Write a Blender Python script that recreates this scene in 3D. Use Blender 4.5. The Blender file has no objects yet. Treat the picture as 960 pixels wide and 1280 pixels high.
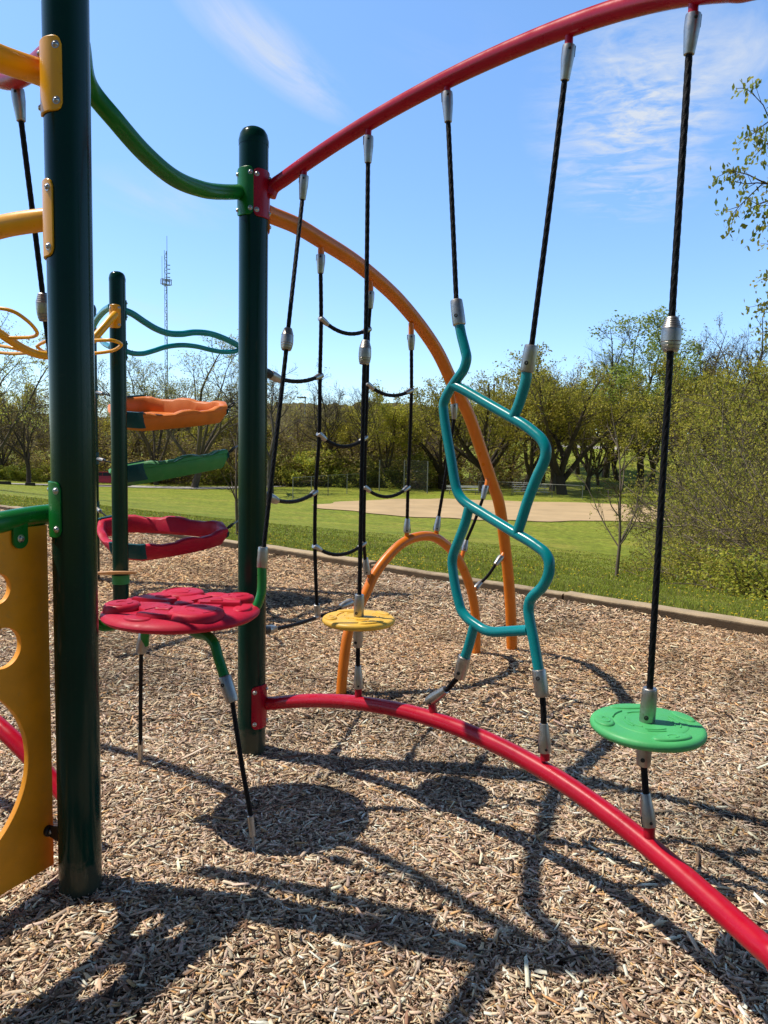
import bpy, math, random
import numpy as np
from mathutils import Vector, Matrix

random.seed(7)
RNG = np.random.default_rng(11)
R = math.radians
scene = bpy.context.scene
COL = scene.collection

# ------------------------------------------------------------------ camera model (960x1280 survey of the place)
FPX = 920.0
CAMZ = 1.4
PITCH = R(5.0)
ROLL = R(1.12)
CAM = np.array([0.0, 0.0, CAMZ])
FWD = np.array([0.0, math.cos(PITCH), -math.sin(PITCH)])
R0 = np.array([1.0, 0.0, 0.0])
U0 = np.array([0.0, math.sin(PITCH), math.cos(PITCH)])
RIGHT = math.cos(ROLL) * R0 + math.sin(ROLL) * U0
UP = -math.sin(ROLL) * R0 + math.cos(ROLL) * U0


def ray(px, py):
    return FPX * FWD + (px - 480.0) * RIGHT - (py - 640.0) * UP


def P(px, py, Y):
    d = ray(px, py)
    return CAM + d * (Y / d[1])


def G(px, py, z=0.0):
    d = ray(px, py)
    return CAM + d * ((z - CAMZ) / d[2])


def PL(px, py, a, b, off=0.0):
    """sight line meets the vertical plane through plan points a, b"""
    d = ray(px, py)
    n = np.array([b[1] - a[1], -(b[0] - a[0])])
    n = n / np.linalg.norm(n)
    t = (np.dot(n, np.array(a[:2])) + off) / np.dot(n, d[:2])
    return CAM + d * t


# ------------------------------------------------------------------ mesh helpers
class MB:
    def __init__(self):
        self.v = []
        self.f = []

    def add(self, verts, faces):
        b = len(self.v)
        self.v.extend([tuple(map(float, p)) for p in verts])
        self.f.extend([tuple(b + i for i in f) for f in faces])
        return self


def catmull(pts, per=8):
    p = [np.array(q, float) for q in pts]
    if len(p) == 2:
        return [p[0] + (p[1] - p[0]) * t for t in np.linspace(0, 1, per + 1)]
    p = [2 * p[0] - p[1]] + p + [2 * p[-1] - p[-2]]
    out = []
    for i in range(1, len(p) - 2):
        a, b, c, d = p[i - 1:i + 3]
        t0 = 0.0
        t1 = t0 + max(np.linalg.norm(b - a), 1e-6) ** 0.5
        t2 = t1 + max(np.linalg.norm(c - b), 1e-6) ** 0.5
        t3 = t2 + max(np.linalg.norm(d - c), 1e-6) ** 0.5
        for k in range(per):
            t = t1 + (t2 - t1) * k / per
            A1 = (t1 - t) / (t1 - t0) * a + (t - t0) / (t1 - t0) * b
            A2 = (t2 - t) / (t2 - t1) * b + (t - t1) / (t2 - t1) * c
            A3 = (t3 - t) / (t3 - t2) * c + (t - t2) / (t3 - t2) * d
            B1 = (t2 - t) / (t2 - t0) * A1 + (t - t0) / (t2 - t0) * A2
            B2 = (t3 - t) / (t3 - t1) * A2 + (t - t1) / (t3 - t1) * A3
            out.append((t2 - t) / (t2 - t1) * B1 + (t - t1) / (t2 - t1) * B2)
    out.append(p[-2])
    return out


def frames(path):
    path = [np.array(q, float) for q in path]
    n = len(path)
    T = []
    for i in range(n):
        t = path[min(i + 1, n - 1)] - path[max(i - 1, 0)]
        T.append(t / max(np.linalg.norm(t), 1e-9))
    u = np.cross(T[0], [0, 0, 1.0])
    if np.linalg.norm(u) < 0.05:
        u = np.cross(T[0], [1.0, 0, 0])
    u /= np.linalg.norm(u)
    out = []
    for i in range(n):
        u = u - T[i] * np.dot(u, T[i])
        u /= max(np.linalg.norm(u), 1e-9)
        out.append((path[i], T[i], u, np.cross(T[i], u)))
    return out


def sweep(mb, path, rad, n=16, caps=True, closed=False):
    """tube along a dense path, rad a number or a list"""
    fr = frames(path)
    m = len(fr)
    V = []
    for i, (p, t, u, w) in enumerate(fr):
        r = rad[i] if hasattr(rad, '__len__') else rad
        for k in range(n):
            a = 2 * math.pi * k / n
            V.append(p + r * (math.cos(a) * u + math.sin(a) * w))
    F = []
    last = m if closed else m - 1
    for i in range(last):
        j = (i + 1) % m
        for k in range(n):
            F.append((i * n + k, i * n + (k + 1) % n, j * n + (k + 1) % n, j * n + k))
    if caps and not closed:
        F.append(tuple(range(n))[::-1])
        F.append(tuple((m - 1) * n + k for k in range(n)))
    return mb.add(V, F)


def rope(mb, path, r, lobes=6, pitch=0.07, step=0.006, n=24):
    """laid rope: a lobed section that turns along the path"""
    path = [np.array(q, float) for q in path]
    seg = [np.linalg.norm(path[i + 1] - path[i]) for i in range(len(path) - 1)]
    cum = np.concatenate([[0], np.cumsum(seg)])
    L = cum[-1]
    m = max(3, int(L / step))
    s = np.linspace(0, L, m)
    arr = np.array(path)
    dense = np.stack([np.interp(s, cum, arr[:, k]) for k in range(3)], 1)
    fr = frames(list(dense))
    V = []
    for i, (p, t, u, w) in enumerate(fr):
        tw = 2 * math.pi * s[i] / pitch / 1.0
        for k in range(n):
            a = 2 * math.pi * k / n
            rr = r * (0.80 + 0.20 * abs(math.cos(lobes / 2 * (a - tw / lobes * 2.2))) ** 0.7)
            V.append(p + rr * (math.cos(a) * u + math.sin(a) * w))
    F = []
    for i in range(m - 1):
        for k in range(n):
            F.append((i * n + k, i * n + (k + 1) % n, (i + 1) * n + (k + 1) % n, (i + 1) * n + k))
    F.append(tuple(range(n))[::-1])
    F.append(tuple((m - 1) * n + k for k in range(n)))
    return mb.add(V, F)


def lathe(mb, a, b, prof, n=24, sx=1.0, sy=1.0, xdir=None):
    """profile [(t, r)] turned about the axis a->b; t is a share of the axis length (may leave 0..1)"""
    a = np.array(a, float)
    b = np.array(b, float)
    ax = b - a
    L = np.linalg.norm(ax)
    t = ax / L
    u = np.array(xdir, float) if xdir is not None else np.cross(t, [0, 0, 1.0])
    if np.linalg.norm(u) < 0.05:
        u = np.cross(t, [0, 1.0, 0])
    u = u - t * np.dot(u, t)
    u /= np.linalg.norm(u)
    w = np.cross(t, u)
    V = []
    for (s, r) in prof:
        for k in range(n):
            an = 2 * math.pi * k / n
            V.append(a + ax * s + r * (sx * math.cos(an) * u + sy * math.sin(an) * w))
    F = []
    m = len(prof)
    for i in range(m - 1):
        for k in range(n):
            F.append((i * n + k, i * n + (k + 1) % n, (i + 1) * n + (k + 1) % n, (i + 1) * n + k))
    F.append(tuple(range(n))[::-1])
    F.append(tuple((m - 1) * n + k for k in range(n)))
    return mb.add(V, F)


def box(mb, c, sx, sy, sz, rz=0.0):
    ca, sa = math.cos(rz), math.sin(rz)
    V = []
    for dz in (-1, 1):
        for dx, dy in ((-1, -1), (1, -1), (1, 1), (-1, 1)):
            x, y = dx * sx / 2, dy * sy / 2
            V.append((c[0] + ca * x - sa * y, c[1] + sa * x + ca * y, c[2] + dz * sz / 2))
    return mb.add(V, [(3, 2, 1, 0), (4, 5, 6, 7), (0, 1, 5, 4), (1, 2, 6, 5), (2, 3, 7, 6), (3, 0, 4, 7)])


def bar(mb, a, b, r, n=6):
    return sweep(mb, [np.array(a, float), np.array(b, float)], r, n)


def make_obj(name, mb, mat, parent=None, base=None, angle=35, mesh=None):
    if mesh is None:
        off = np.array(base if base is not None else (0, 0, 0), float)
        mesh = bpy.data.meshes.new(name)
        mesh.from_pydata([tuple(np.array(p) - off) for p in mb.v], [], mb.f)
        mesh.polygons.foreach_set('use_smooth', [True] * len(mesh.polygons))
        mesh.update()
        mesh.set_sharp_from_angle(angle=R(angle))
        mesh.materials.append(mat)
    o = bpy.data.objects.new(name, mesh)
    COL.objects.link(o)
    if parent is not None:
        o.parent = parent
    return o


def tag(o, label, cat, group=None, kind=None):
    if label:
        o['label'] = label
    if cat:
        o['category'] = cat
    if group:
        o['group'] = group
    if kind:
        o['kind'] = kind
    return o


class Thing:
    """an Empty at the thing's base and the parts it carries, all given in world coordinates"""

    def __init__(self, name, label, cat, base, group=None):
        self.base = np.array(base, float)
        self.e = bpy.data.objects.new(name, None)
        self.e.empty_display_size = 0.1
        COL.objects.link(self.e)
        self.e.location = self.base
        tag(self.e, label, cat, group)

    def part(self, name, mb, mat, parent=None, label=None, angle=35):
        o = make_obj(name, mb, mat, parent or self.e, self.base, angle)
        if label:
            o['label'] = label
        return o


def copy_thing(e, loc, rz=0.0, sc=1.0, label=None, cat=None, group=None):
    c = e.copy()
    COL.objects.link(c)
    c.location = loc
    c.rotation_euler = (0, 0, rz)
    c.scale = (sc, sc, sc) if not hasattr(sc, '__len__') else sc
    if label:
        c['label'] = label
    if cat:
        c['category'] = cat
    if group:
        c['group'] = group
    elif 'group' in c:
        del c['group']
    for ch in e.children:
        d = ch.copy()
        COL.objects.link(d)
        d.parent = c
    return c


def raw_mesh(name, verts, faces_flat, loop_counts, mat, colors=None, smooth=False):
    me = bpy.data.meshes.new(name)
    nv = len(verts)
    me.vertices.add(nv)
    me.vertices.foreach_set('co', np.asarray(verts, np.float32).ravel())
    me.loops.add(len(faces_flat))
    me.loops.foreach_set('vertex_index', np.asarray(faces_flat, np.int32))
    me.polygons.add(len(loop_counts))
    lc = np.asarray(loop_counts, np.int32)
    me.polygons.foreach_set('loop_start', np.concatenate([[0], np.cumsum(lc)[:-1]]).astype(np.int32))
    try:
        me.polygons.foreach_set('loop_total', lc)
    except Exception:
        pass
    if colors is not None:
        at = me.color_attributes.new('tint', 'FLOAT_COLOR', 'POINT')
        at.data.foreach_set('color', np.asarray(colors, np.float32).ravel())
    if smooth:
        me.polygons.foreach_set('use_smooth', [True] * len(loop_counts))
    me.update(calc_edges=True)
    me.validate()
    me.materials.append(mat)
    return me


# ------------------------------------------------------------------ materials
def new_mat(name):
    m = bpy.data.materials.new(name)
    m.use_nodes = True
    nt = m.node_tree
    nt.nodes.clear()
    out = nt.nodes.new('ShaderNodeOutputMaterial')
    return m, nt, out


def N(nt, t, **kw):
    n = nt.nodes.new(t)
    for k, v in kw.items():
        if hasattr(n, k):
            setattr(n, k, v)
    return n


def ramp(nt, fac, stops):
    r = nt.nodes.new('ShaderNodeValToRGB')
    el = r.color_ramp.elements
    while len(el) < len(stops):
        el.new(0.5)
    for e, (p, c) in zip(el, stops):
        e.position = p
        e.color = tuple(c) + (1,) if len(c) == 3 else c
    nt.links.new(fac, r.inputs[0])
    return r.outputs[0]


def noise(nt, scale, detail=4, rough=0.55, vec=None, kind='Object', dist=0.0):
    n = nt.nodes.new('ShaderNodeTexNoise')
    n.inputs['Scale'].default_value = scale
    n.inputs['Detail'].default_value = detail
    n.inputs['Roughness'].default_value = rough
    n.inputs['Distortion'].default_value = dist
    if vec is None:
        tc = nt.nodes.new('ShaderNodeTexCoord')
        vec = tc.outputs[kind]
    nt.links.new(vec, n.inputs['Vector'])
    return n.outputs[0]


def mixc(nt, fac, a, b, mode='MIX'):
    m = nt.nodes.new('ShaderNodeMix')
    m.data_type = 'RGBA'
    m.blend_type = mode
    for sock, val in ((m.inputs[0], fac), (m.inputs[6], a), (m.inputs[7], b)):
        if hasattr(val, 'is_linked') or isinstance(val, bpy.types.NodeSocket):
            nt.links.new(val, sock)
        elif hasattr(val, '__len__'):
            sock.default_value = tuple(val) + (1,) if len(val) == 3 else tuple(val)
        else:
            sock.default_value = val
    return m.outputs[2]


def bump(nt, h, strength, dist=0.01):
    b = nt.nodes.new('ShaderNodeBump')
    b.inputs['Strength'].default_value = strength
    b.inputs['Distance'].default_value = dist
    nt.links.new(h, b.inputs['Height'])
    return b.outputs[0]


def paint(name, col, rough=0.3, dust=(0.3, 0.25, 0.2), dust_amt=0.10, peel=0.04, var=0.12, coat=0.0, streak=False, spec=0.5, scuff=0.12, splash=0.0):
    m, nt, out = new_mat(name)
    b = N(nt, 'ShaderNodeBsdfPrincipled')
    b.inputs['Specular IOR Level'].default_value = spec
    big = noise(nt, 6.0, 5)
    dark = tuple(c * (1 - var) for c in col)
    lite = tuple(min(1, c * (1 + var)) for c in col)
    c = ramp(nt, big, [(0.3, dark), (0.7, lite)])
    fine = noise(nt, 55.0, 6, 0.7)
    dm = ramp(nt, fine, [(0.55, (0, 0, 0)), (0.8, (dust_amt, dust_amt, dust_amt))])
    c = mixc(nt, dm, c, dust)
    sc_ = noise(nt, 17.0, 8, 0.75, dist=1.2)
    sm_ = ramp(nt, sc_, [(0.60, (0, 0, 0)), (0.74, (scuff,) * 3)])
    c = mixc(nt, sm_, c, dust)
    if streak:
        tc = N(nt, 'ShaderNodeTexCoord')
        mp = N(nt, 'ShaderNodeMapping')
        mp.inputs['Scale'].default_value = (60, 60, 0.7)
        nt.links.new(tc.outputs['Object'], mp.inputs['Vector'])
        st = noise(nt, 1.0, 4, 0.6, mp.outputs[0])
        sm = ramp(nt, st, [(0.62, (0, 0, 0)), (0.78, (0.07, 0.07, 0.07))])
        c = mixc(nt, sm, c, (0.10, 0.10, 0.08))
    if splash:
        tc2 = N(nt, 'ShaderNodeTexCoord')
        sp2 = N(nt, 'ShaderNodeSeparateXYZ')
        nt.links.new(tc2.outputs['Object'], sp2.inputs[0])
        ma = N(nt, 'ShaderNodeMath', operation='MULTIPLY_ADD')
        nt.links.new(noise(nt, 38.0, 6, 0.75), ma.inputs[0])
        ma.inputs[1].default_value = -0.16
        nt.links.new(sp2.outputs[2], ma.inputs[2])
        k2 = ramp(nt, ma.outputs[0], [(0.0, (splash,) * 3), (0.035, (0, 0, 0))])
        c = mixc(nt, k2, c, (0.16, 0.115, 0.08))
    nt.links.new(c, b.inputs['Base Color'])
    rr = ramp(nt, noise(nt, 14.0, 4), [(0.3, (rough * 0.8,) * 3), (0.75, (min(1, rough * 1.45),) * 3)])
    nt.links.new(rr, b.inputs['Roughness'])
    nt.links.new(bump(nt, noise(nt, 120.0, 3), peel, 0.004), b.inputs['Normal'])
    if coat:
        b.inputs['Coat Weight'].default_value = coat
        b.inputs['Coat Roughness'].default_value = 0.12
    nt.links.new(b.outputs[0], out.inputs[0])
    return m


def metal(name, col=(0.46, 0.44, 0.41), rough=0.36):
    m, nt, out = new_mat(name)
    b = N(nt, 'ShaderNodeBsdfPrincipled')
    c = ramp(nt, noise(nt, 30.0, 6, 0.7), [(0.3, tuple(x * 0.72 for x in col)), (0.7, col)])
    spots = ramp(nt, noise(nt, 90.0, 3, 0.6), [(0.64, (0, 0, 0)), (0.72, (0.5, 0.5, 0.5))])
    c = mixc(nt, spots, c, (0.22, 0.17, 0.12))
    nt.links.new(c, b.inputs['Base Color'])
    b.inputs['Metallic'].default_value = 0.95
    rr = ramp(nt, noise(nt, 40.0, 5), [(0.3, (rough * 0.8,) * 3), (0.7, (rough * 1.4,) * 3)])
    nt.links.new(rr, b.inputs['Roughness'])
    nt.links.new(bump(nt, noise(nt, 160.0, 3), 0.08, 0.003), b.inputs['Normal'])
    nt.links.new(b.outputs[0], out.inputs[0])
    return m


def tint_mat(name, rough=0.8, transl=0.0, hue_var=0.0, spec=0.3, scale=18.0):
    """colour from the mesh's 'tint' attribute"""
    m, nt, out = new_mat(name)
    at = N(nt, 'ShaderNodeVertexColor')
    at.layer_name = 'tint'
    c = at.outputs[0]
    if hue_var:
        oi = N(nt, 'ShaderNodeObjectInfo')
        hs = N(nt, 'ShaderNodeHueSaturation')
        mr = N(nt, 'ShaderNodeMapRange')
        mr.inputs[3].default_value = 0.5 - hue_var
        mr.inputs[4].default_value = 0.5 + hue_var
        nt.links.new(oi.outputs['Random'], mr.inputs[0])
        nt.links.new(mr.outputs[0], hs.inputs['Hue'])
        mv = N(nt, 'ShaderNodeMapRange')
        mv.inputs[3].default_value = 0.75
        mv.inputs[4].default_value = 1.2
        ml = N(nt, 'ShaderNodeMath', operation='FRACT')
        mm = N(nt, 'ShaderNodeMath', operation='MULTIPLY')
        mm.inputs[1].default_value = 7.31
        nt.links.new(oi.outputs['Random'], mm.inputs[0])
        nt.links.new(mm.outputs[0], ml.inputs[0])
        nt.links.new(ml.outputs[0], mv.inputs[0])
        nt.links.new(mv.outputs[0], hs.inputs['Value'])
        nt.links.new(c, hs.inputs['Color'])
        c = hs.outputs[0]
    b = N(nt, 'ShaderNodeBsdfPrincipled')
    b.inputs['Roughness'].default_value = rough
    b.inputs['Specular IOR Level'].default_value = spec
    if scale:
        v = ramp(nt, noise(nt, scale, 4, 0.65), [(0.3, (0.80,) * 3), (0.7, (1.15,) * 3)])
        c = mixc(nt, 1.0, c, v, 'MULTIPLY')
    nt.links.new(c, b.inputs['Base Color'])
    sh = b.outputs[0]
    if transl:
        t = N(nt, 'ShaderNodeBsdfTranslucent')
        nt.links.new(c, t.inputs['Color'])
        mx = N(nt, 'ShaderNodeMixShader')
        mx.inputs[0].default_value = transl
        nt.links.new(sh, mx.inputs[1])
        nt.links.new(t.outputs[0], mx.inputs[2])
        sh = mx.outputs[0]
    nt.links.new(sh, out.inputs[0])
    return m


def plain(name, col, rough=0.7, var=0.2, scale=8.0, bmp=0.0, bscale=60.0, metallic=0.0, spec=0.4):
    m, nt, out = new_mat(name)
    b = N(nt, 'ShaderNodeBsdfPrincipled')
    c = ramp(nt, noise(nt, scale, 6, 0.65), [(0.28, tuple(x * (1 - var) for x in col)), (0.72, tuple(x * (1 + var) for x in col))])
    nt.links.new(c, b.inputs['Base Color'])
    b.inputs['Roughness'].default_value = rough
    b.inputs['Metallic'].default_value = metallic
    b.inputs['Specular IOR Level'].default_value = spec
    if bmp:
        nt.links.new(bump(nt, noise(nt, bscale, 5, 0.65), bmp, 0.01), b.inputs['Normal'])
    nt.links.new(b.outputs[0], out.inputs[0])
    return m


M = {}
M['post'] = paint('dark_green_paint', (0.0007, 0.029, 0.019), 0.17, splash=0.28, dust=(0.10, 0.09, 0.06), dust_amt=0.05, peel=0.03, streak=True, spec=0.25)
M['red'] = paint('red_powder_coat', (0.43, 0.003, 0.020), 0.27, dust=(0.5, 0.15, 0.15), dust_amt=0.10, spec=0.35, scuff=0.2)
M['orange'] = paint('orange_powder_coat', (0.74, 0.185, 0.005), 0.32, dust=(0.6, 0.4, 0.25), dust_amt=0.10)
M['yellow'] = paint('yellow_powder_coat', (0.92, 0.42, 0.008), 0.3, dust=(0.6, 0.45, 0.25), dust_amt=0.10)
M['green'] = paint('green_powder_coat', (0.006, 0.17, 0.022), 0.28, dust=(0.2, 0.3, 0.15), dust_amt=0.06, spec=0.4)
M['teal'] = paint('teal_powder_coat', (0.0, 0.225, 0.24), 0.24, dust=(0.2, 0.35, 0.35), dust_amt=0.07, spec=0.4)
M['red_plastic'] = paint('red_moulded_plastic', (0.50, 0.005, 0.032), 0.5, scuff=0.3, dust=(0.34, 0.26, 0.19), dust_amt=0.10, spec=0.3, peel=0.1)
M['green_plastic'] = paint('light_green_moulded_plastic', (0.07, 0.42, 0.13), 0.5, scuff=0.3, dust=(0.34, 0.26, 0.19), dust_amt=0.14, peel=0.1)
M['pod_green'] = paint('green_moulded_plastic', (0.025, 0.22, 0.05), 0.5, dust=(0.3, 0.4, 0.2), dust_amt=0.14, peel=0.1)
M['yellow_plastic'] = paint('yellow_moulded_plastic', (0.78, 0.46, 0.05), 0.5, scuff=0.3, dust=(0.34, 0.26, 0.19), dust_amt=0.14, peel=0.1)
M['orange_plastic'] = paint('orange_moulded_plastic', (0.66, 0.17, 0.015), 0.5, dust=(0.6, 0.4, 0.25), dust_amt=0.14, peel=0.1)
M['panel'] = paint('amber_panel_plastic', (0.86, 0.335, 0.006), 0.45, dust=(0.36, 0.22, 0.09), dust_amt=0.25, peel=0.15, scuff=0.28, var=0.16)
M['tan_plastic'] = paint('tan_step_plastic', (0.62, 0.33, 0.15), 0.6, dust=(0.4, 0.3, 0.2), dust_amt=0.5, peel=0.2)
M['teal_plastic'] = paint('teal_moulded_plastic', (0.0, 0.065, 0.08), 0.5, peel=0.1, spec=0.3)
M['rope'] = plain('black_braided_rope', (0.006, 0.006, 0.007), 0.5, 0.4, 90.0, 0.35, 500.0, spec=0.16)
M['metal'] = metal('cast_aluminium')
M['steel'] = metal('stainless_bolt', (0.6, 0.58, 0.55), 0.3)
M['galv'] = plain('galvanised_steel', (0.28, 0.29, 0.29), 0.5, 0.2, 4.0, metallic=0.6)
M['black'] = plain('black_bracket', (0.012, 0.012, 0.013), 0.5, 0.3, 20.0)
M['socket'] = plain('dark_socket', (0.02, 0.02, 0.02), 0.6, 0.3, 20.0)
# ================================================================== PLAY EQUIPMENT
PR = 0.0635          # post radius


def ground_post(px, py):
    g = G(px, py)
    d = np.linalg.norm(g[:2])
    return np.array([g[0] * (1 + PR / d), g[1] * (1 + PR / d), 0.0])


PA = ground_post(101.2, 1123)
PB = ground_post(314.3, 942)
PC_ = np.array([P(149, 560, 6.02)[0], 6.02, 0.0])
PD = np.array([P(114.5, 560, 7.45)[0], 7.45, 0.0])
PG = np.array([P(316, 560, 7.2)[0], 7.2, 0.0])

# plan line of the big red climbing arches (bowed outwards), as sight ratio -> distance
_rat = np.array([-0.18, -0.107, -0.0217, 0.076, 0.2337, 0.389, 0.5217, 0.60])
_yy = np.array([3.36, 3.2, 3.0, 2.7, 2.3, 1.97, 1.66, 1.50])
_fit = np.polyfit(_rat, _yy, 3)


def PC(px, py):
    d = ray(px, py)
    Y = float(np.polyval(_fit, d[0] / d[1]))
    return CAM + d * (Y / d[1])


PF = np.array([0.640 * 1.475, 1.475, 0.0])
HB = P(317, 159, PB[1])[2]


def bolt(parent_thing, plate, p, nrm, r=0.008):
    mb = MB()
    p = np.array(p)
    nrm = np.array(nrm) / np.linalg.norm(nrm)
    lathe(mb, p - nrm * 0.001, p + nrm * 0.007, [(0, r * 1.35), (0.25, r * 1.35), (0.28, r), (0.75, r * 0.8), (1.0, r * 0.45), (1.0, r * 0.28), (0.7, r * 0.25)], 14)
    parent_thing.part('bolt', mb, M['steel'], plate)


def plate(th, post, z, ang, h, mat, half=R(43), bolts=True, rad=PR, name='mounting_plate', bolt_in=0.74):
    """curved saddle plate bolted round a post"""
    mb = MB()
    r0, r1 = rad + 0.0005, rad + 0.007
    n = 22
    V, F = [], []
    rc = 0.022
    for i in range(n + 1):
        a = ang + half * (2 * i / n - 1)
        edge = (1 - abs(2 * i / n - 1)) * half * rad
        inset = 0.0
        if edge < rc:
            inset = rc - math.sqrt(max(0, rc * rc - (rc - edge) ** 2))
        for rr, ins in ((r0, inset), (r1 - 0.0015, inset), (r1, inset + 0.002)):
            for sgn in (-1, 1):
                V.append((post[0] + rr * math.cos(a), post[1] + rr * math.sin(a), z + sgn * (h / 2 - ins)))
    for i in range(n):
        a, b = i * 6, (i + 1) * 6
        F.append((a + 4, b + 4, b + 5, a + 5))
        F.append((a + 2, b + 2, b + 4, a + 4))
        F.append((a + 5, b + 5, b + 3, a + 3))
        F.append((a + 0, b + 0, b + 2, a + 2))
        F.append((a + 3, b + 3, b + 1, a + 1))
    F.append((0, 2, 4, 5, 3, 1))
    e = n * 6
    F.append((e + 1, e + 3, e + 5, e + 4, e + 2, e))
    mb.add(V, F)
    pl = th.part(name, mb, mat)
    if bolts:
        for sa in (-1, 1):
            for sz in (-1, 1):
                a = ang + sa * half * bolt_in
                nr = np.array([math.cos(a), math.sin(a), 0])
                p = np.array([post[0], post[1], z + sz * (h / 2 - 0.026)]) + nr * r1
                bolt(th, pl, p, nr)
    return pl


def angle_to(post, p):
    return math.atan2(p[1] - post[1], p[0] - post[0])


# ------------------------------------------------------------------ posts
def post(pos, h, label):
    t = Thing('playground_post', label, 'post', pos, 'dark green playground posts')
    mb = MB()
    z1 = h - 0.06
    lathe(mb, (pos[0], pos[1], -0.12), (pos[0], pos[1], z1), [(0, PR), (0.25, PR), (0.5, PR), (0.75, PR), (1, PR)], 40)
    t.part('pole', mb, M['post'])
    mb = MB()
    lathe(mb, (pos[0], pos[1], z1 - 0.02), (pos[0], pos[1], h), [(0, PR + 0.001), (0.26, PR + 0.0018), (0.32, PR + 0.0005), (0.6, PR * 0.93), (0.8, PR * 0.78), (0.93, PR * 0.5), (1.0, PR * 0.12)], 40)
    t.part('cap', mb, M['post'])
    return t


post(PA, HB, 'thick dark green post nearest the viewer, beside the yellow panel with holes')
post(PB, HB, 'dark green post in the middle carrying the green, red and orange arches')
post(PC_, P(145, 339, PC_[1])[2], 'dark green post left of the hanging pods, with a yellow plate near its top')
post(PD, P(119, 379, PD[1])[2], 'far dark green post mostly hidden behind the nearest thick post')
post(PG, P(316, 384, PG[1])[2], 'far dark green post hidden behind the middle post, holding the pods\' right ends')
post(PF, HB, 'dark green post just outside the right edge, at the end of the low red arch')

# ------------------------------------------------------------------ rope hardware
FIT_R = 0.0185


def stub_part(th, a, b, mat, r=0.0125):
    mb = MB()
    sweep(mb, [np.array(a, float), np.array(b, float)], r, 14)
    th.part('rope_stub', mb, mat)


def clevis_profile():
    return [(0.0, 0.55), (0.02, 0.95), (0.10, 1.0), (0.38, 1.0), (0.95, 0.72), (0.985, 0.68), (1.0, 0.5)]


def clevis(th, top, bottom, r=FIT_R, parent=None):
    """tapered aluminium rope end; the wide slotted end at `top`"""
    mb = MB()
    lathe(mb, top, bottom, [(t, q * r) for t, q in clevis_profile()], 20)
    f = th.part('rope_fitting', mb, M['metal'], parent)
    top = np.array(top)
    bottom = np.array(bottom)
    ax = (bottom - top)
    d = ax / np.linalg.norm(ax)
    # slot and cross pin facing the path side
    side = np.cross(d, [0, 1.0, 0])
    side /= np.linalg.norm(side)
    front = np.cross(side, d)
    if front[1] > 0:
        front = -front
    mb = MB()
    c = top + ax * 0.16 + front * r * 0.93
    lathe(mb, c - front * 0.002, c + front * 0.0025, [(0, r * 0.24), (0.8, r * 0.24), (1.0, r * 0.16)], 10)
    th.part('fitting_pin', mb, M['socket'], f)
    mb = MB()
    sd = side * r * 0.86 * (1 if c[0] < 0.3 else -1) * -1
    a = top + sd + ax * 0.02
    b = top + sd + ax * 0.32
    sweep(mb, [a, b], r * 0.24, 8)
    th.part('fitting_slot', mb, M['socket'], f)
    return f


def sleeve(th, a, b, r=0.023, screw=True, pos=0.66):
    mb = MB()
    lathe(mb, a, b, [(0, 0.78 * r), (0.015, 0.88 * r), (0.05, 0.93 * r), (0.25, 0.97 * r), (0.6, 1.0 * r), (0.93, 0.99 * r), (0.97, 0.95 * r), (1.0, 0.78 * r)], 24)
    f = th.part('aluminium_sleeve', mb, M['metal'])
    if screw:
        a = np.array(a)
        b = np.array(b)
        d = (b - a) / np.linalg.norm(b - a)
        s = np.cross(d, [0, 1.0, 0])
        s /= np.linalg.norm(s)
        fr = np.cross(s, d)
        if fr[1] > 0:
            fr = -fr
        fr = fr * 0.85 - np.array([0.5, 0, 0]) * 0.9
        fr -= d * np.dot(fr, d)
        fr /= np.linalg.norm(fr)
        mb = MB()
        c = a + (b - a) * pos + fr * r
        lathe(mb, c - fr * 0.003, c + fr * 0.0015, [(0, r * 0.3), (0.9, r * 0.3), (1.0, r * 0.22), (1.0, r * 0.12), (0.6, r * 0.1)], 12)
        th.part('set_screw', mb, M['socket'], f)
    return f


def barrel(th, a, b, r=0.025):
    """ribbed barrel clamp on a rope"""
    mb = MB()
    pr = [(0, 0.5), (0.01, 0.55), (0.02, 0.60)]
    for i in range(5):
        t0 = 0.02 + i * 0.065
        w = 0.62 + 0.075 * i
        pr += [(t0 + 0.005, w), (t0 + 0.05, w + 0.06), (t0 + 0.058, w + 0.02)]
    pr += [(0.40, 0.97), (0.55, 1.0), (0.70, 0.99), (0.715, 0.93), (0.73, 0.97), (0.80, 0.94), (0.81, 0.88), (0.825, 0.92), (0.90, 0.86), (0.91, 0.8), (0.925, 0.83), (0.985, 0.74), (1.0, 0.5)]
    lathe(mb, a, b, [(t, q * r) for t, q in pr], 28)
    th.part('barrel_clamp', mb, M['metal'])


ROPE_R = 0.0092


def rope_part(th, pts, r=ROPE_R, per=10, step=0.006, n=24, name='rope'):
    mb = MB()
    rope(mb, catmull(pts, per), r, step=step, n=n)
    th.part(name, mb, M['rope'])


# ------------------------------------------------------------------ the big red arches, right of the middle post
def pipe_thing(name, label, cat, pts, r, mat, base, per=8, n=24, group=None):
    t = Thing(name, label, cat, base, group)
    mb = MB()
    sweep(mb, catmull(pts, per), r, n)
    t.part('pipe', mb, mat)
    return t


PIPE = 0.0302
up_px = [(341, 234), (370, 214), (421, 177), (461, 151), (504, 130), (560, 101), (621, 68), (694, 39), (746, 21), (806, 3), (866, -9), (930, -16)]


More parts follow.
